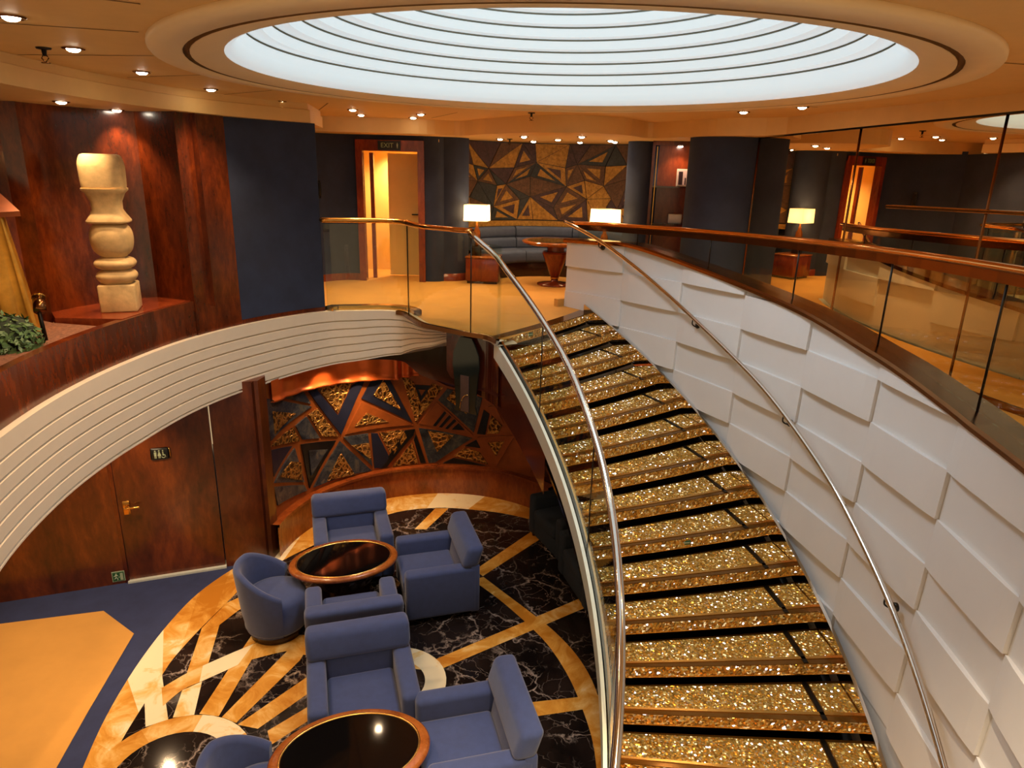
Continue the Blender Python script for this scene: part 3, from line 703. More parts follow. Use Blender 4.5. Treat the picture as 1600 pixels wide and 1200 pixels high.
# landing balustrade: straight wing + curved wing
lb=thing('landing_balustrade','copper-railed glass balustrade curving around the upper landing edge','balustrade',(-1.4,8.4,0))
ox,oy=-1.4,8.4
seg=[(p[0]-ox,p[1]-oy) for p in FS]
ia=[i for i,p in enumerate(FS) if p[0]>-2.32 and i>50][0]
wing=[(-2.34-ox,8.40-oy)]+seg[ia:]
def off(path,d): 
    N=normals2(path); return [(p[0]+n[0]*d,p[1]+n[1]*d) for p,n in zip(path,N)]
wing=off(wing,-.035)
icor=min(range(len(wing)),key=lambda i:hypot(wing[i][0]+ox+1.33,wing[i][1]+oy-8.36))
iend=min(range(len(wing)),key=lambda i:hypot(wing[i][0]-(-.49-ox),wing[i][1]-(7.42-oy)))
def gpanel(pts,z0,z1):
    q=MB(); sweep(q,pts,[(-.006,z0),(.006,z0),(.006,z1),(-.006,z1),(-.006,z0)],0,False); return q
gpanel(wing[:icor+1],.022,1.08).build('glass_panel',M['clear_glass'],lb)
gpanel(wing[icor:iend+1],.022,1.08).build('glass_panel',M['clear_glass'],lb)
gpanel(wing[iend:],.022,1.0).build('glass_panel',M['clear_glass'],lb)
for i in (icor,iend):
    q=MB(); q.tube([(*wing[i],.02),(*wing[i],1.08)],.008,6); q.build('joint_seal',M['dark_metal'],lb)
q=MB(); q.tube([(p[0],p[1],1.12) for p in wing[:icor+2]],.05,14,0,.03); q.build('handrail',M['brass'],lb)
q=MB(); q.tube([(p[0],p[1],1.12) for p in wing[icor-1:iend+1]],.05,14,0,.028); q.build('handrail',M['copper_rail'],lb)
q=MB(); sweep(q,off(wing[:icor+2],-.10),[(-.05,.002),(-.05,.07),(.05,.07),(.05,.002)]); q.build('kick_plate',M['brass'],lb)

# ------------------------------------------------------------------ upper left: planter parapet, alcove, pilasters, blue panel
i0=24; ip=[i for i,p in enumerate(FS) if p[1]>6.88 and i>30][0]; iq=[i for i,p in enumerate(FS) if p[1]>7.40 and i>30][0]; ir=[i for i,p in enumerate(FS) if p[0]>-2.36 and i>50][0]
b=MB(); par=FS[10:ip+1]
sweep(b,par,[(-.06,.022),(-.06,.38),(-.14,.38),(-.14,.30),(-.14,.0)]); struct(b.build('wall_left_parapet',M['burl_wood']))
# pilaster between alcove and blue panel
b=MB(); sweep(b,FS[ip:iq+1],[(-.55,0),(-.55,2.2),(-.05,2.2),(-.05,.022),(-.55,.0)]);
for i in (ip,iq):
    N=normals2(FS)[i]; p=FS[i]; e=[(p[0]+N[0]*o,p[1]+N[1]*o) for o in (-.55,-.05)]
    b.add([(*e[0],0),(*e[1],0),(*e[1],2.2),(*e[0],2.2)],[(0,1,2,3)])
struct(b.build('wall_left_pilaster',M['burl_wood']))
b=MB(); sweep(b,FS[iq:ir+1],[(-.06,.06),(-.06,2.2)],0,True)
N=normals2(FS)[ir]; p=FS[ir]; e=[(p[0]+N[0]*o,p[1]+N[1]*o) for o in (-.06,-.16)]; e.append((-3.3,10.0))
b.add([(*e[0],0.0),(*e[1],0.0),(*e[1],2.2),(*e[0],2.2)],[(0,1,2,3)]); b.add([(*e[1],0.0),(*e[2],0.0),(*e[2],2.2),(*e[1],2.2)],[(0,1,2,3)])
struct(b.build('wall_left_blue',M['blue_wall']))
b=MB(); sweep(b,FS[iq:ir+1],[(-.05,.022),(-.05,.07),(-.08,.07)]); struct(b.build('baseboard_left',M['burl_wood']))
# alcove back + left pilaster
alc=spline([(-3.15,7.15),(-3.5,7.2),(-3.85,7.05),(-4.15,6.65),(-4.28,6.25)],6)
b=MB(); sweep(b,alc,[(0,.3),(0,2.3)],0,True); sweep(b,[(-4.28,6.25),(-4.42,6.2),(-4.72,5.5),(-4.9,4.2),(-4.6,2.5)],[(0,.0),(0,2.3)],0,False); struct(b.build('wall_left_alcove',M['burl_wood']))
# platform under the statue
pl=[p for p in off(FS[10:ip+1],-.10) if p[1]>5.95]
b=MB(); b.prism(pl+[(-3.40,6.98)]+alc[3:]+[(-4.10,6.02)],.30,.385); struct(b.build('trim_4',M['red_wood']))
# planter soil
pl=[p for p in off(FS[8:ip+1],-.13) if 3.2<p[1]<6.0]
b=MB(); b.prism(pl+[(-4.12,6.0),(-4.3,6.1),(-4.6,5.5),(-4.75,4.5),(-4.7,3.0)],.28,.345); struct(b.build('trim_5',M['soil']))

# stone totem
tt=thing('stone_totem','tall pale carved stone totem column standing in the wood alcove','sculpture',(-3.74,6.46,.385),RAD(20))
def sq_stack(mb,prof,n=6,p=4.0):
    """squarish lathe: superellipse sections"""
    rows=[]; m=32
    for r,z in prof:
        row=[]
        for i in range(m+1):
            a=2*pi*i/m; ca,sa=cos(a),sin(a); k=(abs(ca)**p+abs(sa)**p)**(-1/p); row.append((r*k*ca,r*k*sa,z))
        rows.append(row)
    mb.grid(rows,0,True)
    mb.add(rows[0][:-1],[tuple(range(m-1,-1,-1))]); mb.add(rows[-1][:-1],[tuple(range(m))])
q=MB(); q.rbox(-.155,.155,-.155,.155,0,.255,.014,2); q.build('plinth',M['stone'],tt)
q=MB(); sq_stack(q,spline([(.12,.255),(.155,.29),(.17,.325),(.155,.36),(.11,.385)],3),p=3.2); q.build('collar',M['stone'],tt)
q=MB(); sq_stack(q,spline([(.11,.385),(.155,.41),(.172,.44),(.155,.475),(.10,.50)],3),p=3.2); q.build('collar',M['stone'],tt)
q=MB(); sq_stack(q,spline([(.10,.50),(.155,.56),(.175,.65),(.17,.73),(.14,.79),(.11,.80)],4),p=2.8); q.build('bulb',M['stone'],tt)
q=MB(); sq_stack(q,[(.11,.80),(.172,.815),(.175,.83),(.14,.885),(.118,.93),(.12,1.0),(.15,1.07),(.178,1.10),(.178,1.115)],p=5); q.build('neck',M['stone'],tt)
q=MB(); sq_stack(q,spline([(.165,1.115),(.172,1.125),(.178,1.25),(.176,1.33),(.155,1.395),(.125,1.41)],4),p=4); q.build('head',M['stone'],tt)

# gold draped cone sculpture at the left edge and its dark crest
gd=thing('gold_drape_sculpture','tall tapering pleated gold sculpture beside the planter at left edge','sculpture',(-4.36,5.72,.30),RAD(-20))
b=MB(); rows=[]
for j in range(25):
    z=1.0*j/24; r=.40*(1-.42*z); row=[]
    for i in range(49):
        a=2*pi*i/48; rr=r*(1+.10*sin(a*7+1.2*z)+.05*sin(a*13)); row.append((rr*cos(a)*.9,rr*sin(a)*.5,z))
    rows.append(row)
b.grid(rows,0,True); b.build('pleated_body',M['gold_cloth'],gd)
b=MB(); b.prism([(-.34,-.1),(.30,-.1),(.30,.12),(-.34,.12)],.99,1.03); b.add([(-.34,-.1,1.03),(.30,-.1,1.03),(.30,.12,1.03),(-.34,.12,1.03),(-.30,-.1,1.45),(-.30,.12,1.45)],[(0,1,4),(3,5,2),(1,2,5,4),(0,4,5,3)]); b.build('crest',M['copper_flat'],gd)
# clipped shrub
def leafball(name,label,loc,R,sq,n=900):
    t=thing(name,label,'plant',loc); q=MB(); rnd=random.Random(3)
    for i in range(n):
        a=rnd.uniform(0,2*pi); u=rnd.uniform(-.25,1); s=sqrt(max(0,1-u*u)); rr=R*rnd.uniform(.86,1.03)
        c=Vector((rr*s*cos(a),rr*s*sin(a),rr*u*sq+R*.12)); nrm=c.normalized(); t1=nrm.orthogonal().normalized(); t1.rotate(Matrix.Rotation(rnd.uniform(0,6.28),3,nrm)); t2=nrm.cross(t1)
        l=rnd.uniform(.022,.036); w=l*.45; up_=nrm*rnd.uniform(.0,.02)
        q.add([c-t1*l,c+t2*w+up_,c+t1*l+up_*2,c-t2*w+up_],[(0,1,2,3)])
    q.build('foliage',M['leaf'],t,recalc=False)
    q=MB(); q.lathe([(.0,-.02),(R*.5,.0),(R*.8,R*.3),(R*.84,R*.45*sq+.05),(R*.6,R*.75*sq+.05),(0,R*.88*sq+.05)],20); q.build('branch_core',plain('leaf_dark',srgb(30,44,26),.8),t)
    return t
leafball('clipped_shrub','small round green shrub growing in the planter soil',(-3.90,5.12,.345),.235,.95)
# brass accent spotlight
sp_=thing('accent_spotlight','small brass spotlight on grey stem pointing up from planter soil','spotlight',(-3.80,5.40,.345),RAD(-35)); sp_.scale=(1.35,1.35,1.25)
q=MB(); q.tube([(.03,0,0),(0.0,0,.20)],.012,8); q.build('stem',M['dark_metal'],sp_)
q=MB(); d=Vector((-.6,.25,.42)).normalized(); c0=Vector((.02,0,.19)); q.tube([c0,c0+d*.12],.034,14); q.build('lamp_barrel',M['bronze_trim'],sp_)
q=MB(); q.tube([c0+d*.12,c0+d*.13],.037,14); q.build('bezel',M['brass'],sp_)

# ------------------------------------------------------------------ rear of the upper deck
# rear-left walls with door opening x -2.40..-1.50 at y=11
b=MB()
for pts in ([(-3.3,10.0),(-3.05,10.7),(-2.75,10.98),(-2.46,11.03)],[(-1.42,11.03),(-1.15,11.1),(-.9,11.6)]):
    sweep(b,spline(pts,4),[(0,0),(0,2.25)],0,True)
b.box(-2.46,-1.42,11.0,11.05,2.05,2.25)
struct(b.build('wall_back_blue',M['blue_wall']))
b=MB(); sweep(b,spline([(-3.28,10.0),(-3.03,10.69),(-2.75,10.965),(-2.46,11.015)],4),[(0,0),(0.015,0),(.015,.11),(0,.11)]); struct(b.build('baseboard_back',M['red_wood']))
dr=MB(); dr.box(-2.46,-2.36,10.96,11.10,0,2.13); dr.box(-1.52,-1.42,10.96,11.10,0,2.13); dr.box(-2.36,-1.52,10.96,11.10,1.97,2.13)
d2=struct(dr.build('door_2',M['red_wood']))
q=MB(); q.box(-2.08,-1.56,11.55,11.60,.02,1.95); l_=q.build('door_leaf',M['cream_door'],d2); l_['label']='cream door standing half open'
q=MB(); q.box(-1.70,-1.58,11.50,11.525,1.0,1.02); q.box(-1.60,-1.58,11.50,11.56,1.0,1.02); q.build('door_handle',M['dark_metal'],d2)
b=MB(); b.box(-2.7,-1.2,12.3,12.35,0,2.2); b.box(-2.75,-2.7,11.06,12.3,0,2.2); b.box(-1.25,-1.2,11.12,12.3,0,2.2); b.box(-2.7,-1.2,11.06,12.3,2.12,2.16); struct(b.build('wall_corridor',M['cream_door']))
b=MB(); b.box(-2.32,-2.26,11.30,11.36,.0,1.95); struct(b.build('door_3',M['red_wood']))
# exit sign
ex=thing('exit_sign','small dark green EXIT sign above the cream doorway','sign',(-1.94,10.955,2.05))
q=MB(); q.box(-.17,.17,-.025,0,-.065,.065); q.build('sign_box',M['sign_dark'],ex)
def text_mesh(txt,size,mat,parent,loc,name='lettering'):
    cu=bpy.data.curves.new('t','FONT'); cu.body=txt; cu.size=size; cu.align_x='CENTER'; cu.align_y='CENTER'; cu.extrude=.001
    to=bpy.data.objects.new('t',cu); COL.objects.link(to); dg=bpy.context.evaluated_depsgraph_get()
    me=bpy.data.meshes.new_from_object(to.evaluated_get(dg)); bpy.data.objects.remove(to)
    me.materials.clear(); me.materials.append(mat); o=bpy.data.objects.new(name,me); COL.objects.link(o); o.parent=parent; o.location=loc; o.rotation_euler=(pi/2,0,0); return o
text_mesh('EXIT',.095,plain('exit_letters',srgb(150,170,120),.5),ex,(-.03,-.027,.0))
q=MB(); figure(q,.125,False,-.027,.7,.0); q.build('pictogram',M['sign_pale'],ex,recalc=False)
# wall phone/sconce shadowed on left recess
wd_=thing('wall_phone','small dark wall fixture on the recessed blue wall left of doorway','fixture',(-2.98,10.62,1.40),RAD(60))
q=MB(); q.rbox(-.04,.04,-.05,0,-.13,.13,.015,2); q.build('body',M['black_enamel'],wd_)
q=MB(); q.rbox(-.02,.02,-.075,-.045,-.10,.10,.012,2); q.build('receiver',M['dark_metal'],wd_)
# blue columns
def column(c,r,ztop,zb,n):
    b=MB(); b.lathe([(r,zb),(r,ztop)],40,c); struct(b.build('wall_column',M['blue_wall']))
    b=MB(); b.lathe([(r+.015,0),(r+.015,.12),(r,.12)],40,c); struct(b.build('baseboard_column',M['red_wood']))
column((-1.10,11.45),.33,2.25,.12,1); column((1.93,11.05),.255,2.25,.12,2); column((2.70,9.42),.47,2.25,.12,3)
# curved rear mural wall
UC=(.55,10.9)
b=MB(); sweep(b,arc(UC,1.80,160,20,40),[(0,0),(0,2.3)],0,True); struct(b.build('wall_rear',M['blue_wall']))
um=thing('mosaic_mural','curved dark mosaic mural of gold, brown and slate triangles behind the sofa','mural',(UC[0],UC[1],0))
b=MB(); sweep(b,[(p[0]-UC[0],p[1]-UC[1]) for p in arc(UC,1.79,152,28,40)],[(0,.86),(0,2.2)],0,True); b.build('mural_backing',M['black_enamel'],um)
rnd=random.Random(21)
cols_=9; rows_=4; G={}
for i in range(cols_+1):
    for j in range(rows_+1):
        jx=0 if i in (0,cols_) else rnd.uniform(-.38,.38); jy=0 if j in (0,rows_) else rnd.uniform(-.36,.36)
        G[i,j]=(150-(150-30)*(i+jx)/cols_, .90+(2.19-.90)*(j+jy)/rows_)
names={'mural_gold':'gold_piece','mural_brown':'brown_piece','mural_plum':'plum_piece','mural_slate':'slate_piece'}
for i in range(cols_):
    for j in range(rows_):
        a,b_,c,d=G[i,j],G[i+1,j],G[i+1,j+1],G[i,j+1]
        for tri in (((a,b_,c),(a,c,d)) if (i+j)%2 else ((a,b_,d),(b_,c,d))):
            mt=rnd.choices(['mural_gold','mural_brown','mural_plum','mural_slate'],[.3,.26,.22,.22])[0]
            q=MB(); curved_piece(q,(0,0),list(tri),1.785,1.77,.010,0,0); q.build(names[mt],M[mt],um)
            if rnd.random()<.35:
                cx=sum(t[0] for t in tri)/3; cz=sum(t[1] for t in tri)/3
                q=MB(); curved_piece(q,(0,0),[(cx+(t[0]-cx)*.5,cz+(t[1]-cz)*.5) for t in tri],1.772,1.762,.004,0,0)
                m2='mural_gold' if mt!='mural_gold' else 'mural_plum'; q.build(names[m2],M[m2],um)
b=MB(); sweep(b,arc(UC,1.78,153,27,40),[(.10,.80),(.10,.885),(0,.885)]); struct(b.build('trim_6',M['mural_gold']))
# curved sofa
so_=thing('curved_sofa','long curved grey-blue banquette sofa below the upper mosaic mural','sofa',(UC[0],UC[1],0))
def arcsweep(prof,a0,a1,n=36,mats='sofa_fabric',name='x',par=None,bulge=None):
    q=MB(); rows=[]
    for i in range(n+1):
        a=a0+(a1-a0)*i/n; rows.append([(*polar((0,0),r,a),z) for r,z in prof])
    q.grid(rows,0,True); q.add(rows[0],[tuple(range(len(prof)))]); q.add(rows[-1],[tuple(range(len(prof)-1,-1,-1))])
    return q.build(name,M[mats],par)
def rprof(r0,r1,z0,z1,b,n=3):
    P=[]
    for cx,cz,a in ((r1-b,z0+b,-90),(r1-b,z1-b,0),(r0+b,z1-b,90),(r0+b,z0+b,180)):
        for k in range(n+1): t=RAD(a+90*k/n); P.append((cx+b*cos(t),cz+b*sin(t)))
    P.append(P[0]); return P
for a0,a1 in ((147,112),(111.4,73),(72.4,30)):
    arcsweep(rprof(.98,1.55,.24,.44,.05),a0,a1,14,'sofa_fabric','seat',so_)
    arcsweep(rprof(1.44,1.62,.42,.62,.06),a0,a1,14,'sofa_fabric','back_roll',so_)
    arcsweep(rprof(1.48,1.66,.61,.80,.06),a0,a1,14,'sofa_fabric','back_roll',so_)
arcsweep(rprof(1.02,1.62,.0,.26,.02),147,30,36,'dark_drum','base',so_)
# cocktail table with cone pedestal
ct=thing('pedestal_table','round wooden cocktail table with inverted cone pedestal before the curved sofa','table',(.64,11.05,0))
def ring_prof(): return [(.50,.655),(.535,.665),(.54,.685),(.52,.70),(.46,.70)]
q=MB(); q.lathe([(0,.64),(.48,.64)]+ring_prof()+[(0,.70)],48,sharp=True); q.build('rim',M['rim_wood'],ct)
q=MB(); q.lathe([(0,.703),(.45,.703),(.455,.70)],48,sharp=True); q.build('inlay_top',M['black_glass'],ct)
q=MB(); q.lathe([(.0,.09),(.055,.09),(.215,.50),(.20,.53),(.14,.53),(.14,.64),(0,.64)],32,sharp=True); q.build('cone_pedestal',M['red_wood'],ct)
q=MB(); q.lathe([(.06,.09),(.07,.10),(.06,.13)],24); q.build('collar',M['brass'],ct)
q=MB(); q.lathe([(0,.0),(.28,.0),(.28,.02),(.06,.05),(.055,.09)],36); q.build('foot',M['red_wood'],ct)
# side tables + lamps
def side_table(loc,rz,label):
    t=thing('side_table',label,'table',loc,rz,'box side tables'); q=MB(); q.rbox(-.26,.26,-.22,.22,.04,.40,.006,1); q.build('body',M['red_wood'],t)
    q=MB(); q.rbox(-.27,.27,-.23,.23,.40,.425,.006,1); q.build('top',M['rim_wood'],t)
    q=MB(); q.box(-.24,.24,-.20,.20,0,.04); q.build('plinth',M['dark_drum'],t); return t
s1=side_table((-.50,11.14,0),RAD(-6),'red-brown box side table beside left blue column holding the left lamp')
s2=dup(s1,(1.38,10.82,0),RAD(20),'red-brown box side table beside right blue column holding the right lamp')
def lamp(loc,rz,label):
    t=thing('table_lamp',label,'lamp',loc,rz,'glowing table lamps')
    q=MB(); q.rbox(-.07,.07,-.07,.07,0,.14,.006,1); q.build('base',M['tablelamp_base'],t)
    q=MB(); q.lathe([(.0,.14),(.03,.145),(.02,.19),(.05,.25),(.065,.31),(.055,.38),(.025,.43),(.03,.46),(.012,.48),(.012,.56),(0,.56)],20); q.build('stem',M['amber_ball'],t)
    q=MB(); v=[(-.19,-.14),(.19,-.14),(.19,.14),(-.19,.14)]
    q.add([(x,y,.54) for x,y in v]+[(x*.96,y*.96,.785) for x,y in v],[(0,1,5,4),(1,2,6,5),(2,3,7,6),(3,0,4,7)]); s=q.build('lamp_shade',M['shade_glow'],t); s['label']='glowing cream rectangular shade'
    return t
l1=lamp((-.62,11.16,.425),RAD(-8),'lit cream-shaded table lamp on the left side table by blue column')
l2=dup(l1,(1.36,10.78,.425),RAD(24),'lit cream-shaded table lamp on the right behind the white wall end')
for p in ((-.62,11.16,1.08),(1.36,10.78,1.08)):
    li=bpy.data.lights.new('lamp_glow','POINT'); li.energy=9; li.color=(1,.62,.28); li.shadow_soft_size=.08; lo=bpy.data.objects.new('lamp_glow',li); lo.location=p; COL.objects.link(lo)
# bookcase niche
bk=thing('display_shelves','narrow lit wooden display shelving niche between two blue columns','shelves',(2.36,10.55,0),RAD(-10))
q=MB(); q.box(-.38,.42,.28,.31,.0,2.2); q.build('back_panel',M['red_wood'],bk)
for x in (-.38,.40):
    q=MB(); q.box(x-.02,x+.02,-.02,.31,0,2.2); q.build('side_panel',M['burl_wood'],bk)
q=MB(); q.box(-.335,-.325,-.03,-.01,.0,2.12); q.build('brass_strip',M['brass'],bk)
for z in (.42,1.02,1.56):
    q=MB(); q.box(-.36,.38,.0,.28,z-.012,z+.012); q.build('shelf',M['dark_mahogany'],bk)
q=MB(); q.box(-.40,.42,-.02,.31,2.14,2.22); q.build('head_panel',M['burl_wood'],bk)
def shelf_item(fn,name,label,cat,x,y,z):
    a=RAD(-10); t=thing(name,label,cat,(2.36+x*cos(a)-y*sin(a),10.55+x*sin(a)+y*cos(a),z+.013),a); fn(t); return t
def f_photo(t):
    q=MB(); A=Matrix.Rotation(RAD(-12),4,'X'); q.box(-.14,.14,-.008,.008,0,.25,0,A); q.build('frame',M['white_plastic'],t)
    q=MB(); q.box(-.125,.125,-.012,-.008,.015,.235,0,A); q.build('photo',M['photo_print'],t)
    q=MB(); q.box(-.11,-.05,-.014,-.012,.02,.21,0,A); q.box(.07,.10,-.014,-.012,.03,.18,0,A); q.box(-.02,0,-.014,-.012,.02,.12,0,A); q.build('photo_figures',M['photo_dark'],t)
    q=MB(); q.box(-.02,.02,.0,.09,0,.012); q.build('easel_back',M['dark_metal'],t)
shelf_item(f_photo,'framed_photo','white-framed pinkish photograph standing on the top shelf of niche','photo frame',.12,.12,1.56)
def f_box(t):
    q=MB(); q.rbox(-.14,.06,-.05,.05,0,.13,.008,1); q.build('box',M['white_plastic'],t)
    q=MB(); q.rbox(-.14,.06,-.051,.051,.125,.135,.003,1); q.build('lid',M['pot_cream'],t)
shelf_item(f_box,'pale_box','pale boxy ornament on the middle shelf of niche','ornament',.05,.16,1.02)
def f_bowl(t):
    q=MB(); q.lathe([(0,0),(.06,0),(.085,.05),(.08,.10),(.05,.13),(0,.14)],20); q.build('body',M['chrome'],t)
    q=MB(); q.lathe([(0,.14),(.012,.15),(.008,.175),(0,.18)],10); q.build('finial',M['chrome'],t)
shelf_item(f_bowl,'silver_pot','small round silver lidded pot on the middle shelf of niche','ornament',.21,.10,1.02)
def f_cup(t):
    q=MB(); q.lathe([(0,0),(.06,0),(.065,.13),(.055,.13),(.05,.02),(0,.02)],20); q.build('body',M['pot_cream'],t)
shelf_item(f_cup,'cream_beaker','cream cylindrical beaker on the lowest visible shelf of niche','ornament',.0,.12,.42)
def f_vase(t):
    q=MB(); q.lathe([(0,0),(.05,0),(.09,.06),(.07,.13),(.04,.15),(.05,.17),(0,.17)],16); q.build('body',M['gold_relief'],t)
shelf_item(f_vase,'gold_vase','squat textured gold vase on the lowest visible shelf of niche','ornament',.24,.12,.42)

# ------------------------------------------------------------------ mirror wall
mp=[(.0,2.40),(2.40,4.06),(4.06,6.0),(6.0,8.0),(8.0,10.5)]
mir=MB()
ZM=lambda s: 2.2+.02*s
cuts=[0,1.75,3.35,5.1,7.2,9.6]
for a,c2 in zip(cuts,cuts[1:]):
    A_,B_=mirp(a+.006),mirp(c2-.006)
    mir.add([(*A_,.05),(*B_,.05),(*B_,ZM(c2)),(*A_,ZM(a))],[(0,1,2,3)])
mo=struct(mir.build('wall_mirror',M['mirror'],recalc=False))
b=MB(); b.add([(*mirp(-.3,-.02),0),(*mirp(10,-.02),0),(*mirp(10,-.02),2.4),(*mirp(-.3,-.02),2.4)],[(0,1,2,3)]); 
struct(b.build('wall_mirror_backing',M['blue_wall']))
for s_ in cuts:
    q=MB(); p=mirp(s_,.004); q.tube([(*p,.0),(*p,ZM(s_))],.009,6); o=q.build('mirror_joint',M['bronze_trim'],mo)
q=MB(); q.tube([(*mirp(2.3,.03),1.50),(*mirp(9.6,.03),1.62)],.016,8); o=q.build('mirror_rail',M['brass'],mo); o['label']='thin horizontal brass strip across the mirrors'
b=MB(); b.prism([mirp(0,.012),mirp(9.6,.012),mirp(9.6,-.01),mirp(0,-.01)],0,.06); struct(b.build('baseboard_mirror',M['bronze_trim']))
b=MB(); b.tube([(*mirp(0,.012),ZM(0)),(*mirp(9.6,.012),ZM(9.6))],.014,6); struct(b.build('trim_7',M['dark_metal']))

# ------------------------------------------------------------------ ceiling
DC=(.30,5.4); RCo=2.67
b=MB()
# annular ceiling plane z=2.40 with a round hole
n=72; ringp=[(DC[0]+(RCo-.1)*cos(2*pi*i/n),DC[1]+(RCo-.1)*sin(2*pi*i/n),2.40) for i in range(n)]
def sqp(a):
    ca,sa=cos(a),sin(a); hx0,hx1,hy0,hy1=-8.22,3.6,-7.5,8.4
    t=min([(hx1/ca) if ca>1e-6 else 1e9,(hx0/ca) if ca<-1e-6 else 1e9,(hy1/sa) if sa>1e-6 else 1e9,(hy0/sa) if sa<-1e-6 else 1e9]); return (DC[0]+t*ca,DC[1]+t*sa,2.40)
b.grid([[ringp[i],sqp(2*pi*i/n)] for i in range(n)],0,False,True)
# panel joints
for a,c2,e,f_ in [(-2.75,3.84,-2.03,4.03),(-1.96,3.16,-1.66,3.34),(-3.34,4.99,-2.38,4.88),(-3.24,6.15,-2.46,5.83),(-3.02,7.48,-2.3,6.9),(-2.5,9.2,-2.1,8.12),(-1.2,10.1,-.75,9.0),(2.7,4.3,3.1,4.4),(-1.3,2.3,-1.0,2.6),(2.3,6.9,2.9,7.2),(-2.9,2.6,-2.0,2.9)]:
    d=Vector((e-a,f_-c2)).normalized(); nn=Vector((-d.y,d.x))*.009
    b.flat([(a+nn.x,c2+nn.y),(e+nn.x,f_+nn.y),(e-nn.x,f_-nn.y),(a-nn.x,c2-nn.y)],2.3985,1,up=False)
struct(b.build('ceiling',[M['ceiling_paint'],M['ceiling_joint']],recalc=False))
# hanging ring: outer face, underside, groove, rounded lip
b=MB(); prof=[(RCo-.02,2.41),(RCo,2.40),(RCo,2.375),(RCo-.012,2.36),(2.485,2.36),(2.482,2.39),(2.448,2.39),(2.445,2.36)]
for t in range(0,11):
    u=t/10; prof.append((2.445-.19*u,2.36+.035*(u**2.2)))
b.lathe(prof,96,DC); b.lathe([(2.481,2.362),(2.481,2.388),(2.449,2.388),(2.449,2.362)],96,DC,1); struct(b.build('trim_8',[M['ring_paint'],M['ceiling_joint']],recalc=False))
# stepped dome
b=MB()
r,z=2.175,2.50; K=14
b.lathe([(2.255,2.395),(2.22,2.41),(2.19,2.44),(2.175,2.50)],96,DC,0,True)
for k in range(K):
    w=.142; h=.080
    b.lathe([(r,z),(r-.02,z+h-.015)],96,DC,0,True)
    b.lathe([(r-.02,z+h-.015),(r-.006,z+h-.015),(r-.006,z+h),(r-.02,z+h)],96,DC,1,False)
    b.lathe([(r-.02,z+h),(r-w,z+h)],96,DC,0,False)
    r-=w; z+=h
b.lathe([(r+.05,z),(r,z),(0,z+.02)],96,DC,0)
struct(b.build('ceiling',[M['dome_white'],M['dome_shadow_line']],recalc=False))

# lowered soffits: left band over the alcove, rear band, mirror band
sl=[(p[0]+n[0]*.08,p[1]+n[1]*.08) for p,n in zip(FS,normals2(FS))]
jl=[i for i,p in enumerate(FS) if p[0]>-2.45 and i>50][0]
left=sl[6:jl+1]+[(-2.5,9.35),(-3.3,9.6)]
b=MB(); sweep(b,left,[(0,2.2),(0,2.33),(-.02,2.335),(-.02,2.40)],0,False); b.flat(left+[(-7,9.6),(-7,1.0)],2.2,0,up=False); struct(b.build('ceiling',M['ceiling_paint'],recalc=False))
rear=spline([(-3.6,9.9),(-3.0,10.2),(-2.0,10.35),(-1.3,10.4),(-.85,10.6),(-.45,9.95),(.15,9.2),(.75,8.95),(1.35,9.25),(1.75,9.9),(2.05,9.5),(2.4,8.9),(2.90,8.6)],5)+[mirp(x,.05) for x in (.6,2,4,6,8,10)]
b=MB(); nr=len(rear)-6; b.grid([[(*p,2.2 if i<nr else ZM([.6,2,4,6,8,10][i-nr])),(*p,2.40)] for i,p in enumerate(rear)],0,False); b.flat(rear[:nr+1]+[(3.05,9.2),(4.6,13.6),(-6,13.6),(-6,9.9)],2.2,0,up=False); struct(b.build('ceiling',M['ceiling_paint'],recalc=False))

# ------------------------------------------------------------------ downlights
def make_light(label,loc,group,big=1.0):
    t=thing('downlight',label,'ceiling light',loc,0,group)
    q=MB(); q.lathe([(.042,.004),(.044,-.006),(.058,-.008),(.066,-.003),(.066,.0)],24); q.build('trim_ring',M['bronze_trim'],t)
    q=MB(); q.lathe([(0,-.022),(.022,-.020),(.036,-.012),(.043,.003)],20); q.build('lamp_lens',M['lamp_spot'],t); return t
proto=None
def spot(loc,en,size=100,blend=.8,col=(1,.66,.36),name='spot'):
    li=bpy.data.lights.new(name,'SPOT'); li.energy=en*2.3; li.color=col; li.spot_size=RAD(size); li.spot_blend=blend; li.shadow_soft_size=.04
    lo=bpy.data.objects.new(name,li); lo.location=(loc[0],loc[1],loc[2]-.03); COL.objects.link(lo); return lo
def place(x,y,z,label,group,en=30,size=110):
    global proto
    if proto is None: proto=make_light(label,(x,y,z),group); o=proto
    else: o=dup(proto,(x,y,z),0,label,group)
    if en: spot((x,y,z),en,size)
    return o
G1='downlights along the left arc of ceiling'
for (x,y),w in zip([(-2.47,3.69),(-2.76,4.65),(-2.91,5.75),(-2.88,6.93),(-2.6,8.05),(-2.02,8.96)],['nearest the camera at upper-left corner','second','third','fourth','fifth','last and smallest']):
    place(x,y,2.398,{'nearest the camera at upper-left corner':'bright ceiling downlight nearest the camera at the upper left corner','second':'ceiling downlight on left arc, second from left, right of the sprinkler','third':'ceiling downlight on left arc, third from the left corner','fourth':'ceiling downlight on left arc, fourth from the left corner','fifth':'ceiling downlight on left arc above the dark blue panel','last and smallest':'dim small downlight at far right end of the left arc'}[w],G1,34)
place(3.02-.1,5.55,2.398,'single bright downlight at right of the dome ring above the mirrors','right ceiling downlights',34)
for p,l in (((-3.80,6.12),'small alcove downlight left, above the stone totem'),((-3.80,6.95),'small alcove downlight right, above the stone totem')): place(*p,2.198,l,'alcove downlights',26,90)
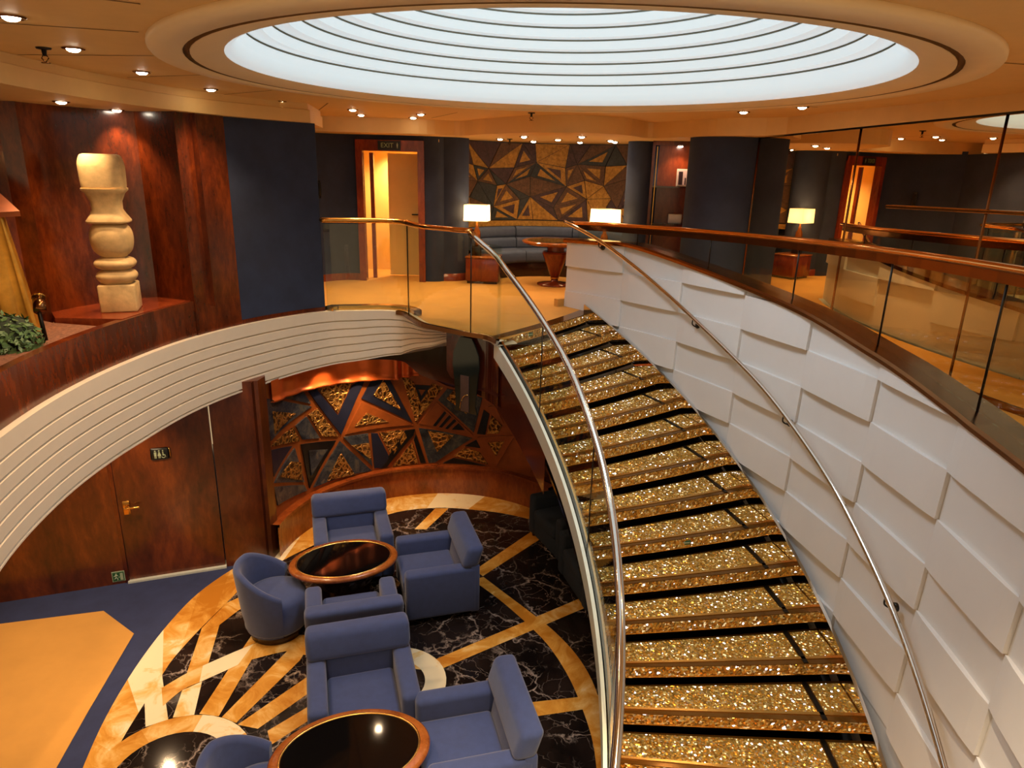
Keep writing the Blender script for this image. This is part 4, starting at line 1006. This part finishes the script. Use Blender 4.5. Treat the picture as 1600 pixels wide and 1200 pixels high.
for p,l in (((-2.1,9.8),'brightest of three downlights in front of the rear doorway'),((-1.45,10.1),'lower right of the downlights in front of the rear doorway'),((-1.25,9.4),'upper right of the downlights in front of the rear doorway')): place(*p,2.398,l,'downlights before the rear doorway',24)
for i,(p,l) in enumerate([((-.28,11.3),'leftmost downlight in the rounded lounge soffit'),((.08,10.3),'bright left-centre downlight in front of the lounge soffit'),((.25,11.9),'low left-centre downlight in lounge soffit by mural'),((.60,11.0),'centre downlight in the rounded lounge soffit'),((.86,9.9),'front right-centre downlight in the lounge soffit'),((1.0,11.8),'low right-centre downlight in lounge soffit by mural'),((1.38,10.9),'upper of the paired downlights at right end of lounge soffit'),((1.5,11.3),'lower of the paired downlights at right end of lounge soffit')]): place(*p,2.198,l,'lounge soffit downlights',9)
place(2.38,10.68,2.139,'tiny downlight inside the top of the display niche','niche downlight',6,120)
for p in ((2.4,7.9),(2.75,7.2),(2.85,3.6),(1.9,1.4),(.2,1.2),(-1.6,1.9)): place(*p,2.398,'ceiling downlight above the walkway outside the dome ring','walkway downlights',30)
# sprinklers
def sprinkler(loc,label):
    t=thing('sprinkler',label,'sprinkler',loc,0,'ceiling sprinklers'); q=MB(); q.lathe([(0,0),(.045,0),(.04,-.01),(.015,-.012),(.012,-.045),(0,-.05)],16); q.build('rosette',M['dark_metal'],t)
    q=MB(); q.tube([(.012,0,-.045),(.022,0,-.06),(.0,0,-.085)],.004,6); q.tube([(-.012,0,-.045),(-.022,0,-.06),(.0,0,-.085)],.004,6); q.lathe([(0,-.085),(.026,-.085),(.026,-.089),(0,-.089)],12); q.build('deflector',M['bronze_trim'],t)
sprinkler((-2.95,4.66,2.40),'small dark sprinkler head on the ceiling at far left')
sprinkler((-.13,11.2,2.199),'small dark sprinkler head under the rounded lounge soffit')
sprinkler((.15,8.75,2.40),'tiny sprinkler head on ceiling just beyond the dome ring')

# ------------------------------------------------------------------ lounge furniture
FAB='upholstery_blue'
def armchair(label,loc,rz,group):
    """front faces local +y; origin at floor centre; 0.9 wide, 0.84 deep"""
    t=thing('armchair',label,'armchair',loc,rz,group)
    q=MB(); q.rbox(-.30,.30,-.30,.37,.05,.30,.02,2); q.build('base',M[FAB],t)
    q=MB(); q.rbox(-.285,.285,-.22,.40,.28,.44,.045,4); q.build('seat_cushion',M[FAB],t)
    for sx in (-1,1):
        q=MB(); x0,x1=(.285,.445) if sx>0 else (-.445,-.285); q.rbox(x0,x1,-.38,.39,.05,.60,.045,4); q.build('armrest',M[FAB],t)
    lean=lambda c:(c.x,c.y-(c.z-.3)*.16,c.z)
    q=MB(); q.rbox(-.29,.29,-.36,-.19,.28,.62,.05,4,taper=lean); q.build('back_cushion',M[FAB],t)
    q=MB(); q.rbox(-.445,.445,-.385,-.20,.59,.83,.055,4,taper=lambda c:(c.x,c.y-(c.z-.59)*.30,c.z)); q.build('headrest',M[FAB],t)
    q=MB(); q.rbox(-.44,.44,-.40,-.30,.05,.62,.02,2); q.build('back_panel',M[FAB],t)
    for sx in (-1,1):
        for sy in (-1,1):
            q=MB(); q.lathe([(0,0),(.022,0),(.026,.055),(0,.055)],12,(sx*.38,sy*.33)); q.build('leg',M['dark_drum'],t)
    return t
GA='square blue club armchairs'
def face(dx,dy): return atan2(dy,dx)-pi/2
A1=armchair('blue square armchair at far side of back table, facing the camera',(-1.855,7.275,LOW+.009),face(.30,-.95),GA)
A2=dup(A1,(-.80,6.71,LOW+.009),face(-.95,-.29),'blue square armchair at right end of the back table, side turned to the camera')
A3=dup(A1,(-1.490,5.73,LOW+.009),face(-.29,.957),'blue square armchair seen from behind, facing the back table')
A4=dup(A1,(-1.195,4.768,LOW+.009),face(.29,-.957),'blue square armchair back to back with another, facing the front table')
A5=dup(A1,(-.24,4.25,LOW+.009),face(-.965,-.26),'blue square armchair at right of the front table by the staircase')
plain('upholstery_shadow',srgb(34,42,52),.9,var=.1,scale=14,bump=.3,bscale=200); FAB='upholstery_shadow'  # under-stair shade darkened into the fabric colour
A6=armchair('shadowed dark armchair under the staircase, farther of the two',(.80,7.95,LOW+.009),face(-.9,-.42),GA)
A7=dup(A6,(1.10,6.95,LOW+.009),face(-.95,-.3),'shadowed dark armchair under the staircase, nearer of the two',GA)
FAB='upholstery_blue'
def tub(label,loc,rz,group):
    """opens toward local +x"""
    t=thing('tub_chair',label,'armchair',loc,rz,group)
    q=MB(); q.lathe([(0,0),(.27,0),(.28,.10),(0,.10)],36); q.build('plinth',M['dark_drum'],t)
    q=MB(); rows=[]; n=40
    for i in range(n+1):
        a=74+(286-74)*i/n; u=abs(a-180)/106; zt=.80-.24*max(0,(u-.35)/.65)**1.2
        R=[]
        for r,z in ((.30,.09),(.335,.30),(.375,zt-.04),(.368,zt-.008),(.345,zt+.004),(.315,zt-.008),(.300,zt-.04),(.285,.40),(.28,.09)):
            R.append((*polar((0,0),r,a),z))
        R.append(R[0]); rows.append(R)
    q.grid(rows,0,True); q.add(rows[0][:-1],[tuple(range(9))]); q.add(rows[-1][:-1],[tuple(range(8,-1,-1))]); q.build('shell',M[FAB],t)
    q=MB(); q.lathe([(0,.10),(.30,.10),(.315,.13),(.315,.40),(.295,.445),(.24,.465),(0,.47)],36,sx=1.0); q.build('seat_cushion',M[FAB],t)
    return t
GT='rounded blue tub chairs'
T1=tub('rounded blue tub chair at left end of the back table',(-2.38,6.09,LOW+.009),RAD(14),GT)
T2=dup(T1,(-1.69,3.70,LOW+.009),RAD(20),'rounded blue tub chair at bottom edge, left of the front table')
def oval_table(label,loc,rz,group):
    t=thing('coffee_table',label,'table',loc,rz,group); sx,sy=1.0,.70; R=.575
    q=MB(); q.lathe([(R-.09,.555),(R-.03,.545),(R,.565),(R,.585),(R-.02,.602),(R-.085,.603)],64,sx=sx,sy=sy); q.build('rim',M['rim_wood'],t)
    q=MB(); q.lathe([(R-.09,.590),(R-.085,.605),(R-.072,.606),(R-.07,.60)],64,sx=sx,sy=sy); q.build('inlay_band',M['gold_trim'],t)
    q=MB(); q.lathe([(0,.599),(R-.085,.599),(R-.085,.56),(0,.56)],64,sx=sx,sy=sy,sharp=True); q.build('glass_top',M['black_glass'],t)
    q=MB(); q.lathe([(0,.0),(.30,.0),(.30,.06),(.27,.08),(.27,.30),(.36,.42),(.46,.50),(.47,.56),(0,.56)],56,sx=sx,sy=sy,sharp=True); q.build('drum_pedestal',M['dark_drum'],t)
    return t
C1=oval_table('oval wood-rimmed black glass coffee table, the back one',(-1.76,6.50,LOW+.009),RAD(19),'oval coffee tables')
C2=dup(C1,(-1.10,3.955,LOW+.009),RAD(17),'oval wood-rimmed black glass coffee table at bottom of the photo, the front one')

# ------------------------------------------------------------------ lamps for the lower lounge (soffit downlights, then bare spots added without fixtures)
for p,l in (((-2.35,8.42),'a'),((-1.9,8.66),'a')):
    place(*p,-.622,'downlight recessed in the soffit in front of the lower mural','mural downlights',42,105)
for p in ((-4.6,5.4),(-4.4,4.0),(-3.95,6.4)): place(*p,-.622,'downlight recessed in the soffit over the blue carpet','carpet downlights',28,125)
for p in ((1.0,1.6),(-.6,1.0),(-2.4,2.2)): spot((p[0],p[1],2.36),330,80,.8,(1,.76,.50))
spot((.30,5.4,3.5),120,125,.6,(.86,.93,1),'dome_fill'); bpy.data.objects['dome_fill'].data.shadow_soft_size=.5  # unseen fill spot added at the dome apex to light the walls
spot((-.5,8.45,-.55),110,115)  # bare spot added under the slab, no fixture
spot((-1.9,12.0,2.1),60,140)  # added to brighten the corridor behind the doorway
W=bpy.data.worlds.new('world'); SC.world=W; W.use_nodes=True
W.node_tree.nodes['Background'].inputs[0].default_value=(1,.68,.36,1); W.node_tree.nodes['Background'].inputs[1].default_value=.55
SC.view_settings.view_transform='Standard'; SC.view_settings.look='None'; SC.view_settings.exposure=.55
try: SC.cycles.use_denoising=True; SC.cycles.max_bounces=8; SC.cycles.transparent_max_bounces=16; SC.cycles.sample_clamp_indirect=4
except Exception: pass
